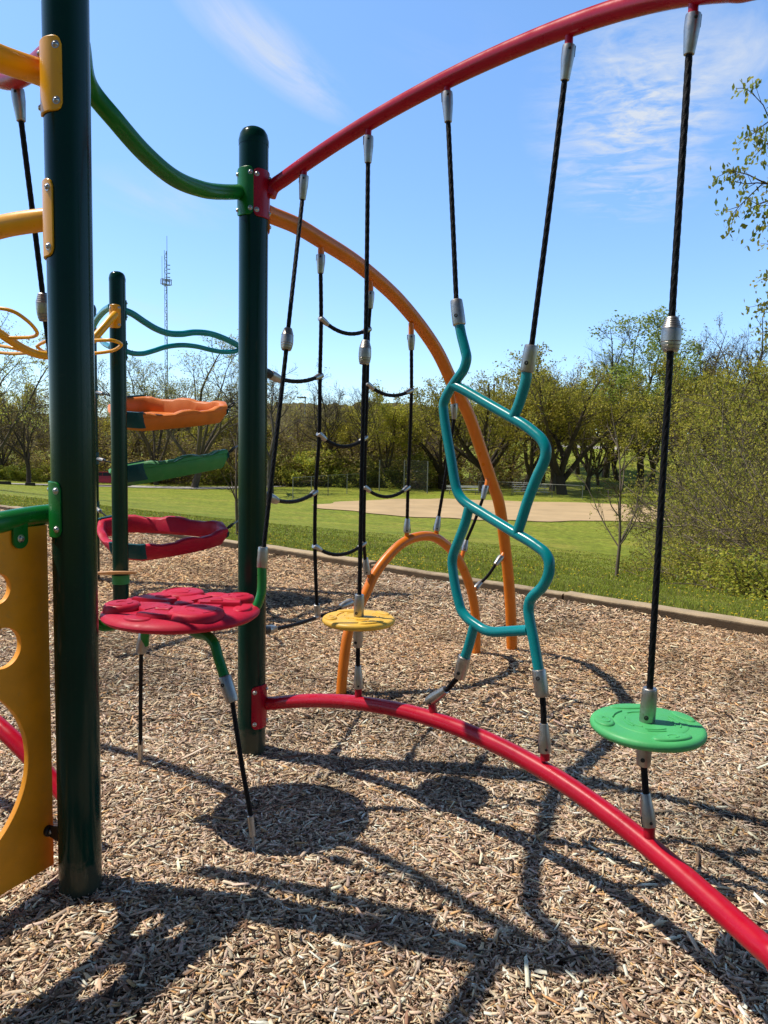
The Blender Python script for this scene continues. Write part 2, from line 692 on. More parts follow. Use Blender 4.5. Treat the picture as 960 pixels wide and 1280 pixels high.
def fair(pts, deg=4, n=40):
    """a fair curve through measured points of the bowed arch"""
    pts = np.array(pts)
    rt = pts[:, 0] / pts[:, 1]
    cz = np.polyfit(rt, pts[:, 2], deg)
    out = []
    for r_ in np.linspace(rt[0], rt[-1], n):
        Y = float(np.polyval(_fit, r_))
        out.append(np.array([r_ * Y, Y, float(np.polyval(cz, r_))]))
    return out


up = fair([PC(*q) for q in up_px])
zB = up[0][2] - 0.035
pB = np.array([PB[0], PB[1], 0.0])
d0 = up[0][:2] - PB[:2]
d0 /= np.linalg.norm(d0)
up = [np.array([PB[0] + d0[0] * (PR + 0.004), PB[1] + d0[1] * (PR + 0.004), zB])] + up + [np.array([PF[0] - 0.03, PF[1] + 0.06, up[-1][2] - 0.10])]
t = pipe_thing('overhead_arch', 'red pipe arch curving overhead to the right, five ropes hanging from it', 'arch', up, PIPE, M['red'], PB, per=4, n=28)
aRed = R(-37)
plate(t, PB, P(325, 241, PB[1] - 0.05)[2], aRed, 0.20, M['red'])
for (sx, sy0, sy1) in ((380.5, 205, 222), (460.8, 158, 171), (559.2, 105, 117), (711.5, 40, 58), (867, -6, 20)):
    a, b = PC(sx, sy0), PC(sx - 0.6, sy1)
    stub_part(t, a, b, M['red'], 0.0125)

low_px = [(342, 879.5), (362, 877), (392, 875), (421, 876), (448, 879), (501, 889), (540, 899), (584, 914.5), (620, 930), (657, 948), (702, 976), (743, 1006), (780, 1034), (812, 1060), (860, 1101), (897, 1131), (944, 1174), (970, 1200)]
low = fair([PC(*q) for q in low_px])
low = [np.array([PB[0] + d0[0] * (PR + 0.004), PB[1] + d0[1] * (PR + 0.004), low[0][2] - 0.006])] + low + [np.array([PF[0] - 0.035, PF[1] + 0.055, low[-1][2] - 0.035])]
t = pipe_thing('base_arch', 'low red pipe arch running near the ground from the middle post to the right edge', 'arch', low, PIPE, M['red'], PB, per=4, n=28)
plate(t, PB, P(325, 884.5, PB[1] - 0.05)[2], aRed, 0.20, M['red'])
plate(t, PF, low[-1][2] - 0.02, angle_to(PF, low[-3]), 0.20, M['red'], half=R(50))
for a, b in (((448, 872), (448.2, 858)), ((542, 893), (540, 880)), ((681.5, 950), (681, 936)), ((811.5, 1046), (811.5, 1028))):
    stub_part(t, PC(*a), PC(*b), M['red'], 0.0155)

# ------------------------------------------------------------------ left pair of red arches (run off to the left from the nearest post)
lu = [(PA[0] - 0.045, PA[1] + 0.045, P(60, 100, 2.45)[2]), P(13, 100, 2.50), P(-40, 82, 2.66), P(-120, 70, 2.9), P(-230, 66, 3.25), P(-330, 80, 3.6)]
t = pipe_thing('overhead_arch', 'red overhead pipe arch at the top left corner, behind the upper yellow pipe', 'arch', lu, PIPE, M['red'], PA)
plate(t, PA, lu[0][2], R(135), 0.2, M['red'])
stub_part(t, P(21, 98, 2.5), P(22, 113, 2.5), M['red'], 0.0155)
ll = [P(100, 1013, 2.43), P(74, 985, 2.48), P(34, 942, 2.54), P(0, 909, 2.6), P(-60, 864, 2.75), P(-150, 820, 3.0), P(-260, 800, 3.4)]
t = pipe_thing('base_arch', 'low red pipe arch at the left, seen through the hole of the yellow panel', 'arch', ll, PIPE, M['red'], PA)
plate(t, PA, 0.12, R(135), 0.2, M['red'])

# ------------------------------------------------------------------ green overhead rail between the two near posts
gp = [(111, 108, 2.43), (144, 150, 2.50), (180, 191, 2.61), (216, 221.5, 2.74), (252, 236.5, 2.92), (280, 240, 3.12), (299, 239.5, 3.29)]
gpts = [P(*q) for q in gp]
start = np.array([PA[0] + 0.012, PA[1] + PR, gpts[0][2] + 0.05])
dg = gpts[-1][:2] - PB[:2]
dg /= np.linalg.norm(dg)
gpts = [start] + gpts + [np.array([PB[0] + dg[0] * (PR + 0.003), PB[1] + dg[1] * (PR + 0.003), gpts[-1][2]])]
t = pipe_thing('overhead_rail', 'green sagging overhead pipe from the nearest post to the middle post', 'rail', gpts, 0.0305, M['green'], PB, n=28)
plate(t, PB, P(308, 239, PB[1] - 0.05)[2], R(-123), 0.20, M['green'])
plate(t, PA, start[2], R(98), 0.19, M['green'], half=R(36))

# ------------------------------------------------------------------ yellow pipes on the nearest post
yp = [P(62, 97, 2.32), P(48, 90, 2.27), P(0, 73, 2.17), P(-70, 40, 2.02), P(-160, -5, 1.86)]
yu = [P(72, 100, 2.345)] + yp
t = pipe_thing('climber_rail', 'upper yellow pipe clamped to the nearest post at the top left', 'rail', yu, 0.0365, M['yellow'], PA, n=28)
plate(t, PA, P(64, 92.5, PA[1] - 0.06)[2], angle_to(PA, (-1.6, 1.75)) + R(18), 0.20, M['yellow'], half=R(50))
yl = [P(68, 273.2, 2.325), P(50, 275.5, 2.33), P(25, 279, 2.345), P(0, 284, 2.365), P(-70, 306, 2.43), P(-150, 340, 2.5)]
t = pipe_thing('climber_rail', 'lower yellow pipe clamped to the nearest post, below the upper yellow pipe', 'rail', yl, 0.034, M['yellow'], PA, n=28)
plate(t, PA, P(60, 275, PA[1] - 0.03)[2], R(205), 0.215, M['yellow'], half=R(48))

# ------------------------------------------------------------------ green rail and yellow hole panel, lower left
pdir = np.array([-0.45, -0.893, 0.0])
rl = [P(74, 641.5, 2.325), P(64, 642.5, 2.28), P(40, 645.5, 2.22), P(0, 653, 2.11), P(-70, 672, 1.95), P(-150, 700, 1.8)]
t = pipe_thing('panel_rail', 'short green pipe holding the yellow panel at the left edge', 'rail', rl, 0.031, M['green'], PA, n=28)
plate(t, PA, P(66, 637, PA[1] - 0.05)[2], R(216), 0.165, M['green'], half=R(44))
_po = P(56.5, 700, 2.245)
tabc = PL(20, 670, _po[:2], (_po + pdir)[:2])
mb = MB()
nrm = np.array([pdir[1], -pdir[0], 0.0])     # faces the viewer side
if np.dot(nrm, CAM - tabc) < 0:
    nrm = -nrm
hw = 0.024
prof = [(-hw, 0.055)] + [(hw * math.cos(a), hw * math.sin(a) - 0.012) for a in np.linspace(math.pi, 2 * math.pi, 13)] + [(hw, 0.055)]
V = []
for k, off in enumerate((0.001, 0.010)):
    for (u, z) in prof:
        V.append(tabc + pdir * u + np.array([0, 0, z]) + nrm * (off + 0.012))
m_ = len(prof)
F = [tuple(range(m_))[::-1], tuple(range(m_, 2 * m_))] + [(i, (i + 1) % m_, m_ + (i + 1) % m_, m_ + i) for i in range(m_)]
mb.add(V, F)
tab = t.part('hanging_tab', mb, M['green'])
bolt(t, tab, tabc + nrm * 0.022 + np.array([0, 0, -0.006]), nrm, 0.009)


def panel():
    o0 = P(56.5, 700, 2.245)
    org = np.array([o0[0], o0[1], 0.0])
    ztop, zbot = 1.142, 0.055
    cu = bpy.data.curves.new('panel_outline', 'CURVE')
    cu.dimensions = '2D'
    cu.fill_mode = 'BOTH'
    cu.extrude = 0.0085
    cu.bevel_depth = 0.0016
    cu.bevel_resolution = 2
    cu.resolution_u = 24

    def poly(pts):
        s = cu.splines.new('POLY')
        s.points.add(len(pts) - 1)
        for q, (u, z) in zip(s.points, pts):
            q.co = (u, z, 0, 1)
        s.use_cyclic_u = True

    def circ(u, z, r, n=56, sx=1.0):
        poly([(u + sx * r * math.cos(2 * math.pi * k / n), z + r * math.sin(2 * math.pi * k / n)) for k in range(n)])

    poly([(0, zbot), (0.80, zbot), (0.80, ztop), (0, ztop)])
    circ(0.172, 0.972, 0.047)
    circ(0.157, 0.795, 0.062)
    circ(0.365, 0.44, 0.285, 96)
    circ(0.40, 0.90, 0.075)
    circ(0.62, 0.86, 0.06)
    ob = bpy.data.objects.new('panel_outline', cu)
    COL.objects.link(ob)
    bpy.context.view_layer.update()
    dg_ = bpy.context.evaluated_depsgraph_get()
    me = bpy.data.meshes.new_from_object(ob.evaluated_get(dg_))
    bpy.data.objects.remove(ob)
    bpy.data.curves.remove(cu)
    co = np.zeros(len(me.vertices) * 3, np.float32)
    me.vertices.foreach_get('co', co)
    co = co.reshape(-1, 3)
    side = np.cross(pdir, [0, 0, 1.0])
    W = pdir[None] * co[:, :1] + np.array([[0, 0, 1.0]]) * co[:, 1:2] + side[None] * co[:, 2:3]
    me.vertices.foreach_set('co', W.astype(np.float32).ravel())
    me.update()
    me.materials.clear()
    me.materials.append(M['panel'])
    me.polygons.foreach_set('use_smooth', [True] * len(me.polygons))
    me.set_sharp_from_angle(angle=R(30))
    t = Thing('climbing_panel', 'amber yellow plastic panel with round holes hanging at the left edge', 'panel', org)
    o = bpy.data.objects.new('panel_board', me)
    COL.objects.link(o)
    o.parent = t.e
    # bottom bracket to the post
    mb = MB()
    a = PL(57, 1037, org[:2], (org + pdir)[:2])
    b = np.array([PA[0] - 0.055, PA[1] - 0.035, a[2] + 0.016])
    dn = (b - a) / np.linalg.norm(b - a)
    lathe(mb, a - nrm * 0.012 - nrm * 0.0, a + nrm * 0.024, [(0, 0.017), (0.9, 0.017), (1.0, 0.013)], 20)
    V = []
    up_ = np.array([0, 0, 1.0])
    for q, h in ((a, 0.017), (b, 0.026)):
        for s1 in (-1, 1):
            for s2 in (0.010, 0.020):
                V.append(q + up_ * h * s1 + nrm * s2)
    mb.add(V, [(0, 1, 5, 4), (2, 6, 7, 3), (1, 3, 7, 5), (0, 4, 6, 2), (0, 2, 3, 1), (4, 5, 7, 6)])
    br = t.part('post_bracket', mb, M['black'])
    bolt(t, br, a + nrm * 0.026, nrm, 0.0075)


panel()

# ------------------------------------------------------------------ orange arches and the rope net
E0 = G(640, 815)
aB, aE = PB[:2], E0[:2]


def OA(px, py):
    return PL(px, py, aB, aE)


S0, S1 = G(427, 867), G(595, 823)


def SA(px, py):
    return PL(px, py, S0[:2], S1[:2])


opx = [(337, 268), (370, 281.7), (400, 299.5), (430, 318), (453, 334.5), (500, 377), (543.6, 434), (565, 477), (586, 519), (601, 561), (615, 603), (623.5, 628), (631.5, 684), (637, 741), (640, 815)]
op = [OA(*q) for q in opx]
do = (aE - aB) / np.linalg.norm(aE - aB)
op = [np.array([PB[0] + do[0] * PR, PB[1] + do[1] * PR, op[0][2] + 0.004])] + op + [op[-1] + np.array([0.004, 0.004, -0.15])]
t = pipe_thing('net_arch', 'large orange pipe arch falling from the middle post to the wood chips', 'arch', op, 0.0375, M['orange'], E0, n=24)
plate(t, PB, op[0][2] - 0.005, math.atan2(do[1], do[0]), 0.19, M['orange'])
for a, b in (((401.5, 306), (401.2, 320)), ((463, 350), (463, 366)), ((514, 404), (514, 420)), ((565.5, 492), (567, 506)), ((610, 598), (608, 609)), ((631, 689), (627, 697))):
    stub_part(t, OA(*a), OA(*b), M['orange'], 0.0155)
spx = [(426.5, 867), (431, 816), (436, 788), (446, 764), (458, 740), (468, 718.6), (484, 697), (503, 679), (522, 671), (541, 671), (558.5, 682), (573, 699.6), (587, 732), (593.5, 762), (595.3, 797), (595, 823)]
sp = [SA(*q) for q in spx]
sp = [sp[0] + np.array([0, 0, -0.12])] + sp + [sp[-1] + np.array([0, 0, -0.12])]
t = pipe_thing('net_arch', 'small orange pipe hoop standing on the chips under the large orange arch', 'arch', sp, 0.0295, M['orange'], S0, n=24)
for a, b in (((464, 724), (459, 714)), ((508.5, 678), (508.5, 664)), ((546, 672), (545.5, 662)), ((577, 697), (580, 687)), ((590, 740), (594, 735))):
    stub_part(t, SA(*a), SA(*b), M['orange'], 0.014)

NR = 0.0105
net = Thing('rope_net', 'black rope climbing net with sagging cross ropes under the large orange arch', 'rope net', PB)


def NP(px, py, w):
    """net point: w = 0 in the big arch's plane, 1 in the small arch's plane"""
    return OA(px, py) * (1 - w) + SA(px, py) * w


def net_rope(pts, nm='vertical_rope'):
    rope_part(net, pts, NR, 8, 0.012, 12, nm)


def ferrule(a, b, r=0.017):
    mb = MB()
    lathe(mb, a, b, [(0, 0.55 * r), (0.03, 0.9 * r), (0.1, r), (0.6, 0.95 * r), (0.95, 0.75 * r), (1, 0.5 * r)], 16)
    net.part('rope_ferrule', mb, M['metal'])


clevis(net, OA(401.2, 318), OA(400.6, 342), 0.021)
r1 = [(400.8, 340, 0), (401.4, 398, 0.1), (400, 470, .3), (399, 544, .45), (394.5, 615, .65), (393.6, 682, .8), (396, 757, .95)]
r1p = [NP(*q) for q in r1]
net_rope(r1p)
ferrule(NP(396, 755, .95), NP(397.5, 772, 1), 0.019)
clevis(net, OA(463, 364), OA(462.5, 386), 0.021)
r2 = [(462.5, 384, 0), (460.5, 413, .1), (459, 482, .3), (456.8, 548, .45), (455.6, 610, .65), (455, 680, .85), (456.5, 700, 1)]
r2p = [NP(*q) for q in r2]
net_rope(r2p)
clevis(net, SA(459, 718), SA(457, 697), 0.021)
clevis(net, OA(514, 418), OA(514.3, 438), 0.021)
r3 = [(514.3, 436, 0), (514.3, 488, .2), (512.5, 550, .5), (510, 610, .8), (509, 650, 1)]
r3p = [NP(*q) for q in r3]
net_rope(r3p)
clevis(net, SA(508.5, 666), SA(509.3, 648), 0.021)


def cross(a, b, sag, wa, wb, f0=True, f1=True):
    A = NP(*a, wa)
    B = NP(*b, wb)
    pts = []
    for k in range(9):
        s = k / 8
        q = A * (1 - s) + B * s
        q = q - np.array([0, 0, 1.0]) * sag * 4 * s * (1 - s)
        pts.append(q)
    net_rope(pts, 'cross_rope')
    for f, i, j in ((f0, 0, 1), (f1, 8, 7)):
        if f:
            d = pts[j] - pts[i]
            d /= np.linalg.norm(d)
            ferrule(pts[i] - d * 0.012, pts[i] + d * 0.052, 0.0155)


cross((401.5, 398.5), (460.8, 411.5), 0.045, .1, .1)
cross((399.2, 543), (456.8, 547), 0.055, .45, .45)
cross((393.7, 683), (455, 679), 0.055, .8, .85)
cross((459.2, 480), (514.3, 487.5), 0.045, .3, .2)
cross((455.6, 609), (510, 609), 0.055, .65, .8)


def to_post(a, b, sag, wb):
    """cross rope anchored on the middle post's flank"""
    A = np.array([PB[0] + 0.05, PB[1] + 0.045, P(331, a, PB[1])[2]])
    B = NP(*b, wb)
    pts = []
    for k in range(9):
        s = k / 8
        pts.append(A * (1 - s) + B * s - np.array([0, 0, 1.0]) * sag * 4 * s * (1 - s))
    net_rope(pts, 'cross_rope')
    d = pts[1] - pts[0]
    d /= np.linalg.norm(d)
    mb = MB()
    lathe(mb, A - d * 0.02, A + d * 0.045, [(0, 0.019), (0.5, 0.02), (0.9, 0.018), (1.0, 0.012)], 16)
    net.part('anchor_boot', mb, M['black'])
    ferrule(A + d * 0.03, A + d * 0.115, 0.022)
    d = pts[7] - pts[8]
    d /= np.linalg.norm(d)
    ferrule(pts[8] - d * 0.012, pts[8] + d * 0.052, 0.0155)


to_post(464, (400.5, 469.5), 0.035, .3)
to_post(620, (394.3, 615), 0.04, .65)
to_post(791, (397.5, 771), 0.01, 1.0)
# along the foot of the net to the small hoop
q0, q1 = SA(397.5, 771), SA(440, 752)
net_rope([q0, (q0 + q1) / 2 - np.array([0, 0, .012]), q1], 'cross_rope')
ferrule(q1, q1 + (q0 - q1) * 0.36, 0.022)


def short_rope(label, a, b, c, d, mid=None):
    th = Thing('short_climbing_rope', label, 'rope', SA(*d), 'short ropes between the two orange arches')
    A, B, C, D = OA(*a), OA(*b), SA(*c), SA(*d)
    clevis(th, A, B, 0.021)
    clevis(th, D, C, 0.021)
    m = (B + C) / 2 - np.array([0, 0, 0.012])
    rope_part(th, [B + (A - B) * .1, m, C + (D - C) * .1], NR, 8, 0.012, 12)


short_rope('longest short black rope, behind the left teal pipe, reaching the small orange hoop', (567.5, 504), (568, 524), (548.5, 645), (545.5, 664))
short_rope('short black rope slanting from the large orange arch to the hoop\'s right shoulder', (607.3, 607), (603.5, 624), (583, 675), (580, 689))
short_rope('shortest black rope, low beside the large orange arch leg', (626.5, 696), (619, 706), (601.5, 728), (594, 736))


# ------------------------------------------------------------------ stepping discs
def boss(mb, c, rx, ry, h, rot, n=28, lip=0.006, nz=(0, 0, 1.0)):
    """a raised rounded oval on a disc"""
    x = np.array([math.cos(rot), math.sin(rot), 0.0])
    c = np.array(c, float)
    lathe(mb, c, c + np.array([0, 0, h]), [(-0.2, 1.0), (0.35, 0.985), (0.7, 0.955), (0.9, 0.90), (1.0, 0.80)], n, sx=rx, sy=ry, xdir=x)


def arc_ridge(mb, c, r, a0, a1, z, w=0.0028, sx=1.0, sy=1.0, rot=0.0):
    pts = []
    for k in range(15):
        a = a0 + (a1 - a0) * k / 14
        x, y = r * sx * math.cos(a), r * sy * math.sin(a)
        pts.append((c[0] + x * math.cos(rot) - y * math.sin(rot), c[1] + x * math.sin(rot) + y * math.cos(rot), z))
    sweep(mb, pts, w, 6)


def small_disc(name, label, c, Rd, mat, spin, sl_top, sl_bot, cam_dir):
    t = Thing(name, label, 'stepping disc', c, 'round stepping discs on ropes')
    mb = MB()
    th = 0.030
    top = c + np.array([0, 0, th / 2])
    pr = [(0, Rd * 0.30), (0.02, Rd * 0.86), (0.16, Rd * 0.955), (0.40, Rd * 0.995), (0.62, Rd), (0.82, Rd * 0.985), (0.95, Rd * 0.955), (1.0, Rd * 0.92), (1.0, Rd * 0.5), (1.0, 0.02)]
    lathe(mb, c - np.array([0, 0, th / 2]), top, pr, 64)
    z = top[2]
    pp = lambda r, a: (c[0] + r * math.cos(a + spin), c[1] + r * math.sin(a + spin))
    # broad terrace and rim lobes
    boss(mb, (*pp(Rd * 0.06, 0), z - 0.001), Rd * 0.66, Rd * 0.62, 0.0035, spin, 48)
    for a, rx, ry, rr, h in ((R(180), 0.17, 0.25, 0.78, 0.008), (R(283), 0.15, 0.38, 0.74, 0.0085), (R(22), 0.12, 0.28, 0.82, 0.007), (R(95), 0.13, 0.40, 0.80, 0.006)):
        boss(mb, (*pp(Rd * rr, a), z - 0.002), Rd * rx, Rd * ry, h, a + spin, 36)
    for k, (r, a0, a1) in enumerate(((0.40, 150, 215), (0.33, 160, 235), (0.47, 60, 120), (0.40, 245, 300), (0.48, 250, 290), (0.56, 330, 390), (0.46, 335, 380), (0.60, 120, 160))):
        arc_ridge(mb, c, Rd * r, R(a0) + spin, R(a1) + spin, z + 0.0032, 0.0022)
    for a, rx in ((R(180), 0.10), (R(283), 0.09)):
        q = pp(Rd * 0.76, a)
        arc_ridge(mb, q, Rd, 0, R(300), z + 0.0064, 0.0018, rx * 0.7, rx * 1.2, a + spin)
    t.part('disc', mb, mat)
    sleeve(t, sl_top[0], sl_top[1], 0.0215, True, 0.8)
    sleeve(t, sl_bot[0], sl_bot[1], 0.0205, True, 0.25)
    return t


# far rope b: one rope from overhead arch through the yellow disc to the low arch
def long_rope(name_label, top, fit_b, bar_a, bar_b, sl0, sl1, low0, low1, flo0, flo1, disc_c, disc_args, dlabel):
    th = Thing('hanging_rope', name_label, 'rope', PC(*flo1), 'black climbing ropes')
    clevis(th, PC(*top), PC(*fit_b), 0.0195)
    barrel(th, PC(*bar_a), PC(*bar_b), 0.0255)
    rope_part(th, [PC(*fit_b) + (PC(*top) - PC(*fit_b)) * 0.1, PC(*bar_a), PC(*bar_b), PC(*sl0) + (PC(*sl1) - PC(*sl0)) * .2])
    rope_part(th, [PC(*low0) - (PC(*low1) - PC(*low0)) * .15, (PC(*low0) + PC(*low1)) / 2, PC(*low1) + (PC(*flo1) - PC(*flo0)) * .2], ROPE_R * 1.05)
    clevis(th, PC(*flo1), PC(*flo0), 0.0195)
    c = PC(*disc_c)
    small_disc('stepping_disc', dlabel, c, disc_args[0], disc_args[1], disc_args[2], (PC(*sl0), PC(*sl1)), (PC(*disc_args[4]), PC(*disc_args[3])), None)


long_rope('black rope threaded through the yellow disc, with a barrel clamp halfway', (460.8, 170), (460, 204), (457, 425), (455.5, 456), (449.3, 743), (448.4, 771),
          (447.6, 808), (447.3, 834), (447.6, 832), (448.2, 861), (448.3, 775.5), (0.151, M['yellow_plastic'], R(15), (448.2, 782), (447.2, 809)),
          'small round yellow stepping disc on a rope above the low red arch')
long_rope('nearest black rope threaded through the light green disc, with a large barrel clamp halfway', (867, 17), (861, 69), (840, 396), (838, 440), (812.6, 860), (808.6, 903),
          (804.8, 955), (807.2, 994), (806.6, 991), (811.8, 1034), (809, 909.5), (0.1535, M['green_plastic'], R(0), (806, 918), (804.4, 957)),
          'small round light green stepping disc on the nearest rope at the right')

# ropes that carry the teal climber
th = Thing('hanging_rope', 'black rope from the red overhead arch to the top left end of the teal climber', 'rope', PC(572, 406), 'black climbing ropes')
clevis(th, PC(559, 115), PC(560.2, 153), 0.0195)
rope_part(th, [PC(560.2, 151), PC(565, 255), PC(570.5, 378)])
sleeve(th, PC(570.2, 375), PC(574.3, 407), 0.0235)
th = Thing('hanging_rope', 'black rope from the red overhead arch to the top right end of the teal climber', 'rope', PC(660, 465), 'black climbing ropes')
clevis(th, PC(711.3, 56), PC(706, 101), 0.0195)
rope_part(th, [PC(706, 99), PC(686, 265), PC(664.5, 433)])
sleeve(th, PC(664.5, 431), PC(658.7, 465.5), 0.0235)
th = Thing('anchor_rope', 'bent short black rope tying the teal climber\'s lower left end to the low red arch', 'rope', PC(540, 880), 'short ropes under the teal climber')
sleeve(th, PC(573.8, 847), PC(581, 820), 0.0235, True, 0.3)
rope_part(th, [PC(575, 843), PC(568.5, 851), PC(560.5, 860), PC(551, 867)], ROPE_R * 1.1, 8, 0.005)
clevis(th, PC(536, 877), PC(557.5, 862), 0.021)
th = Thing('anchor_rope', 'straight short black rope tying the teal climber\'s lower right end to the low red arch', 'rope', PC(681, 940), 'short ropes under the teal climber')
sleeve(th, PC(678, 871), PC(673.4, 836.5), 0.0235, True, 0.7)
rope_part(th, [PC(678, 868), PC(679.2, 888), PC(680, 908)], ROPE_R * 1.1, 8, 0.005)
clevis(th, PC(681.3, 941), PC(679.8, 904), 0.0205)

# ------------------------------------------------------------------ teal bent-pipe climber
TR = 0.0178
t = Thing('pipe_climber', 'teal zigzag climber of bent welded pipes hanging between two black ropes', 'climber', PC(616, 640))


def tpipe(pts, per=7):
    mb = MB()
    sweep(mb, catmull([PC(*q) for q in pts], per), TR, 20)
    t.part('bent_pipe', mb, M['teal'])


tpipe([(573.6, 402), (577, 420), (581.3, 437), (583.2, 448), (579.5, 462), (572, 473), (564.5, 484), (557.5, 496), (554.3, 506), (555, 518), (558, 540), (564, 574), (569, 604), (572, 615), (579, 625.5), (604, 642), (625, 655), (645, 667), (660, 675.5), (672, 683.5), (681.5, 691.5), (686.3, 701.5), (686.4, 714), (683.5, 724), (677, 735), (668.5, 743), (662.5, 751), (660.6, 762), (662, 774), (667, 800), (673.6, 838)])
tpipe([(658.7, 462), (657.4, 475), (653.5, 490), (648, 507), (642, 521)])
tpipe([(566.5, 481), (580, 487.5), (605, 502), (638, 521), (655, 531), (668, 541), (677, 549.5), (682, 560), (682, 570), (678.5, 581), (671, 597), (660, 625), (652, 650), (646, 668)])
tpipe([(586.5, 634), (581, 655), (573, 676), (567, 692), (565.3, 702), (566.5, 716), (570, 738), (573.6, 753), (577, 763.5), (584, 772.5), (596, 781.5), (605, 787), (616, 789.8), (636, 789), (661, 787.5)])
tpipe([(593, 780), (588.5, 798), (584.5, 812), (580, 824)])


# ------------------------------------------------------------------ large red platform
DC = P(227.5, 765, 2.80)
t = Thing('stepping_platform', 'large round red platform with raised flower pattern hanging between the two near posts', 'platform', DC)
RD = 0.298
mb = MB()
th_ = 0.05
zb = DC[2] - th_ / 2
zt = DC[2] + th_ / 2
lathe(mb, (DC[0], DC[1], zb), (DC[0], DC[1], zt), [(0, RD * 0.4), (0.03, RD * 0.86), (0.18, RD * 0.95), (0.36, RD * 0.99), (0.5, RD), (0.64, RD * 0.99), (0.80, RD * 0.955), (0.92, RD * 0.90), (1.0, RD * 0.80), (1.0, RD * 0.4), (1.0, 0.02)], 84)


def dpt(r, a):
    return (DC[0] + RD * r * math.cos(a), DC[1] + RD * r * math.sin(a))


sp0 = R(-62)
for k, (a, rr, sz, h) in enumerate(((R(200), 0.73, 0.235, 0.036), (R(-58), 0.60, 0.35, 0.034), (R(32), 0.75, 0.24, 0.032), (R(105), 0.70, 0.31, 0.030))):
    q = dpt(rr, a)
    boss(mb, (*q, zt - 0.012), RD * sz, RD * sz, h, a, 44)
    for j in range(3):
        arc_ridge(mb, q, RD * sz, a + j * 2.1, a + j * 2.1 + 1.55, zt + h - 0.0125, 0.0032, 0.72 - 0.2 * j, 0.72 - 0.2 * j)


def slab(poly, z0, h, inset=0.006):
    """raised flat pattern piece with a bevelled edge"""
    poly = [np.array(p) for p in poly]
    c = sum(poly) / len(poly)
    V = []
    for zz, s in ((z0, 0.0), (z0 + h * 0.7, 0.002), (z0 + h, inset)):
        for p in poly:
            d = c - p
            d = d / max(np.linalg.norm(d), 1e-6)
            V.append((*(p + d * s), zz))
    n = len(poly)
    F = []
    for i in range(2):
        for k in range(n):
            F.append((i * n + k, i * n + (k + 1) % n, (i + 1) * n + (k + 1) % n, (i + 1) * n + k))
    F.append(tuple(range(2 * n, 3 * n)))
    mb.add(V, F)


def sector(a0, a1, r0, r1, n=8):
    return [dpt(r1, a0 + (a1 - a0) * k / n) for k in range(n + 1)] + [dpt(r0, a1 - (a1 - a0) * k / n) for k in range(n + 1)]


for k in range(6):
    a = sp0 + k * math.pi / 3
    if k % 2 == 0:
        slab(sector(a, a + R(54), 0.14, 0.56), zt - 0.003, 0.015)
    else:
        slab(sector(a + R(2), a + R(46), 0.22, 0.76), zt - 0.003, 0.019)
        slab(sector(a + R(8), a + R(30), 0.36, 0.52), zt + 0.014, 0.008)
boss(mb, (*dpt(0.03, 0), zt - 0.004), RD * 0.13, RD * 0.13, 0.02, 0, 32)
for a in (R(150), R(-5), R(68), R(245)):
    boss(mb, (*dpt(0.80, a), zt - 0.012), RD * 0.12, RD * 0.20, 0.016, a, 30)
t.part('platform_deck', mb, M['red_plastic'])


def leg(pts, r=0.0185):
    mb = MB()
    sweep(mb, catmull(pts, 8), r, 18)
    t.part('support_leg', mb, M['green'])


zu = zb - 0.012
ctr = np.array([DC[0], DC[1], zu])
# right upper, left upper, front lower, back lower
ru = [ctr, np.array([DC[0] + 0.22, DC[1] + 0.02, zu]), P(316, 765, 2.86), P(326, 744, 2.885), P(327.5, 700, 2.90)]
leg(ru)
rb = [ctr, np.array([DC[0] - 0.20, DC[1] - 0.04, zu]), P(128, 783, 2.74), P(113, 771, 2.715), P(104, 726, 2.69)]
leg(rb)
fl = [ctr + np.array([0, -0.02, 0]), P(246, 792, 2.68), P(259, 795, 2.63), P(268, 805, 2.60), P(273, 822, 2.585), P(282, 850, 2.56)]
leg(fl)
bl = [ctr + np.array([0, 0.02, 0]), P(196, 778, 2.9), P(184, 782, 2.97), P(181, 795, 2.99), P(180.5, 806, 3.0)]
leg(bl)

th = Thing('hanging_rope', 'first black rope right of the middle post, holding the red platform', 'rope', P(328, 695, 2.9), 'black climbing ropes')
clevis(th, PC(380.4, 219), PC(378, 250), 0.0195)
TA = PC(378, 249)
rope_part(th, [TA, P(360.4, 410, TA[1] * .45 + 2.9 * .55), P(357.8, 437, TA[1] * .4 + 2.9 * .6), P(329, 690, 2.9)])
barrel(th, P(360.3, 410, TA[1] * .45 + 2.9 * .55), P(357.8, 438, TA[1] * .4 + 2.9 * .6), 0.0255)
sleeve(th, P(329, 683.5, 2.9), P(327.6, 710, 2.9), 0.0215, False)
th = Thing('hanging_rope', 'black rope at the top left, passing behind the yellow pipes and the nearest post', 'rope', P(104, 726, 2.69), 'black climbing ropes')
clevis(th, P(22, 111, 2.5), P(26.5, 152, 2.5), 0.0205)
rope_part(th, [P(26.3, 150, 2.5), P(53, 365, 2.58), P(57, 402, 2.6), P(104, 722, 2.69)])
barrel(th, P(53.5, 366, 2.58), P(57, 402, 2.6), 0.0265)
sleeve(th, P(103, 716, 2.69), P(106, 742, 2.7), 0.0225, False)
g1 = G(318, 1078)
th = Thing('ground_anchor_rope', 'front ground rope of the red platform, ending in its round shadow', 'rope', g1, 'ground ropes of the red platform')
sleeve(th, P(291, 878, 2.54), P(280.5, 845, 2.565), 0.0245, True, 0.7)
rope_part(th, [P(290, 875, 2.54), P(303, 960, 2.5), P(314, 1022, 2.475)], ROPE_R * 0.95)
mb = MB()
lathe(mb, P(313, 1019, 2.476), P(316, 1046, 2.465), [(0, 0.0085), (0.04, 0.0115), (0.5, 0.0115), (0.96, 0.011), (1, 0.006)], 16)
th.part('end_ferrule', mb, M['metal'])
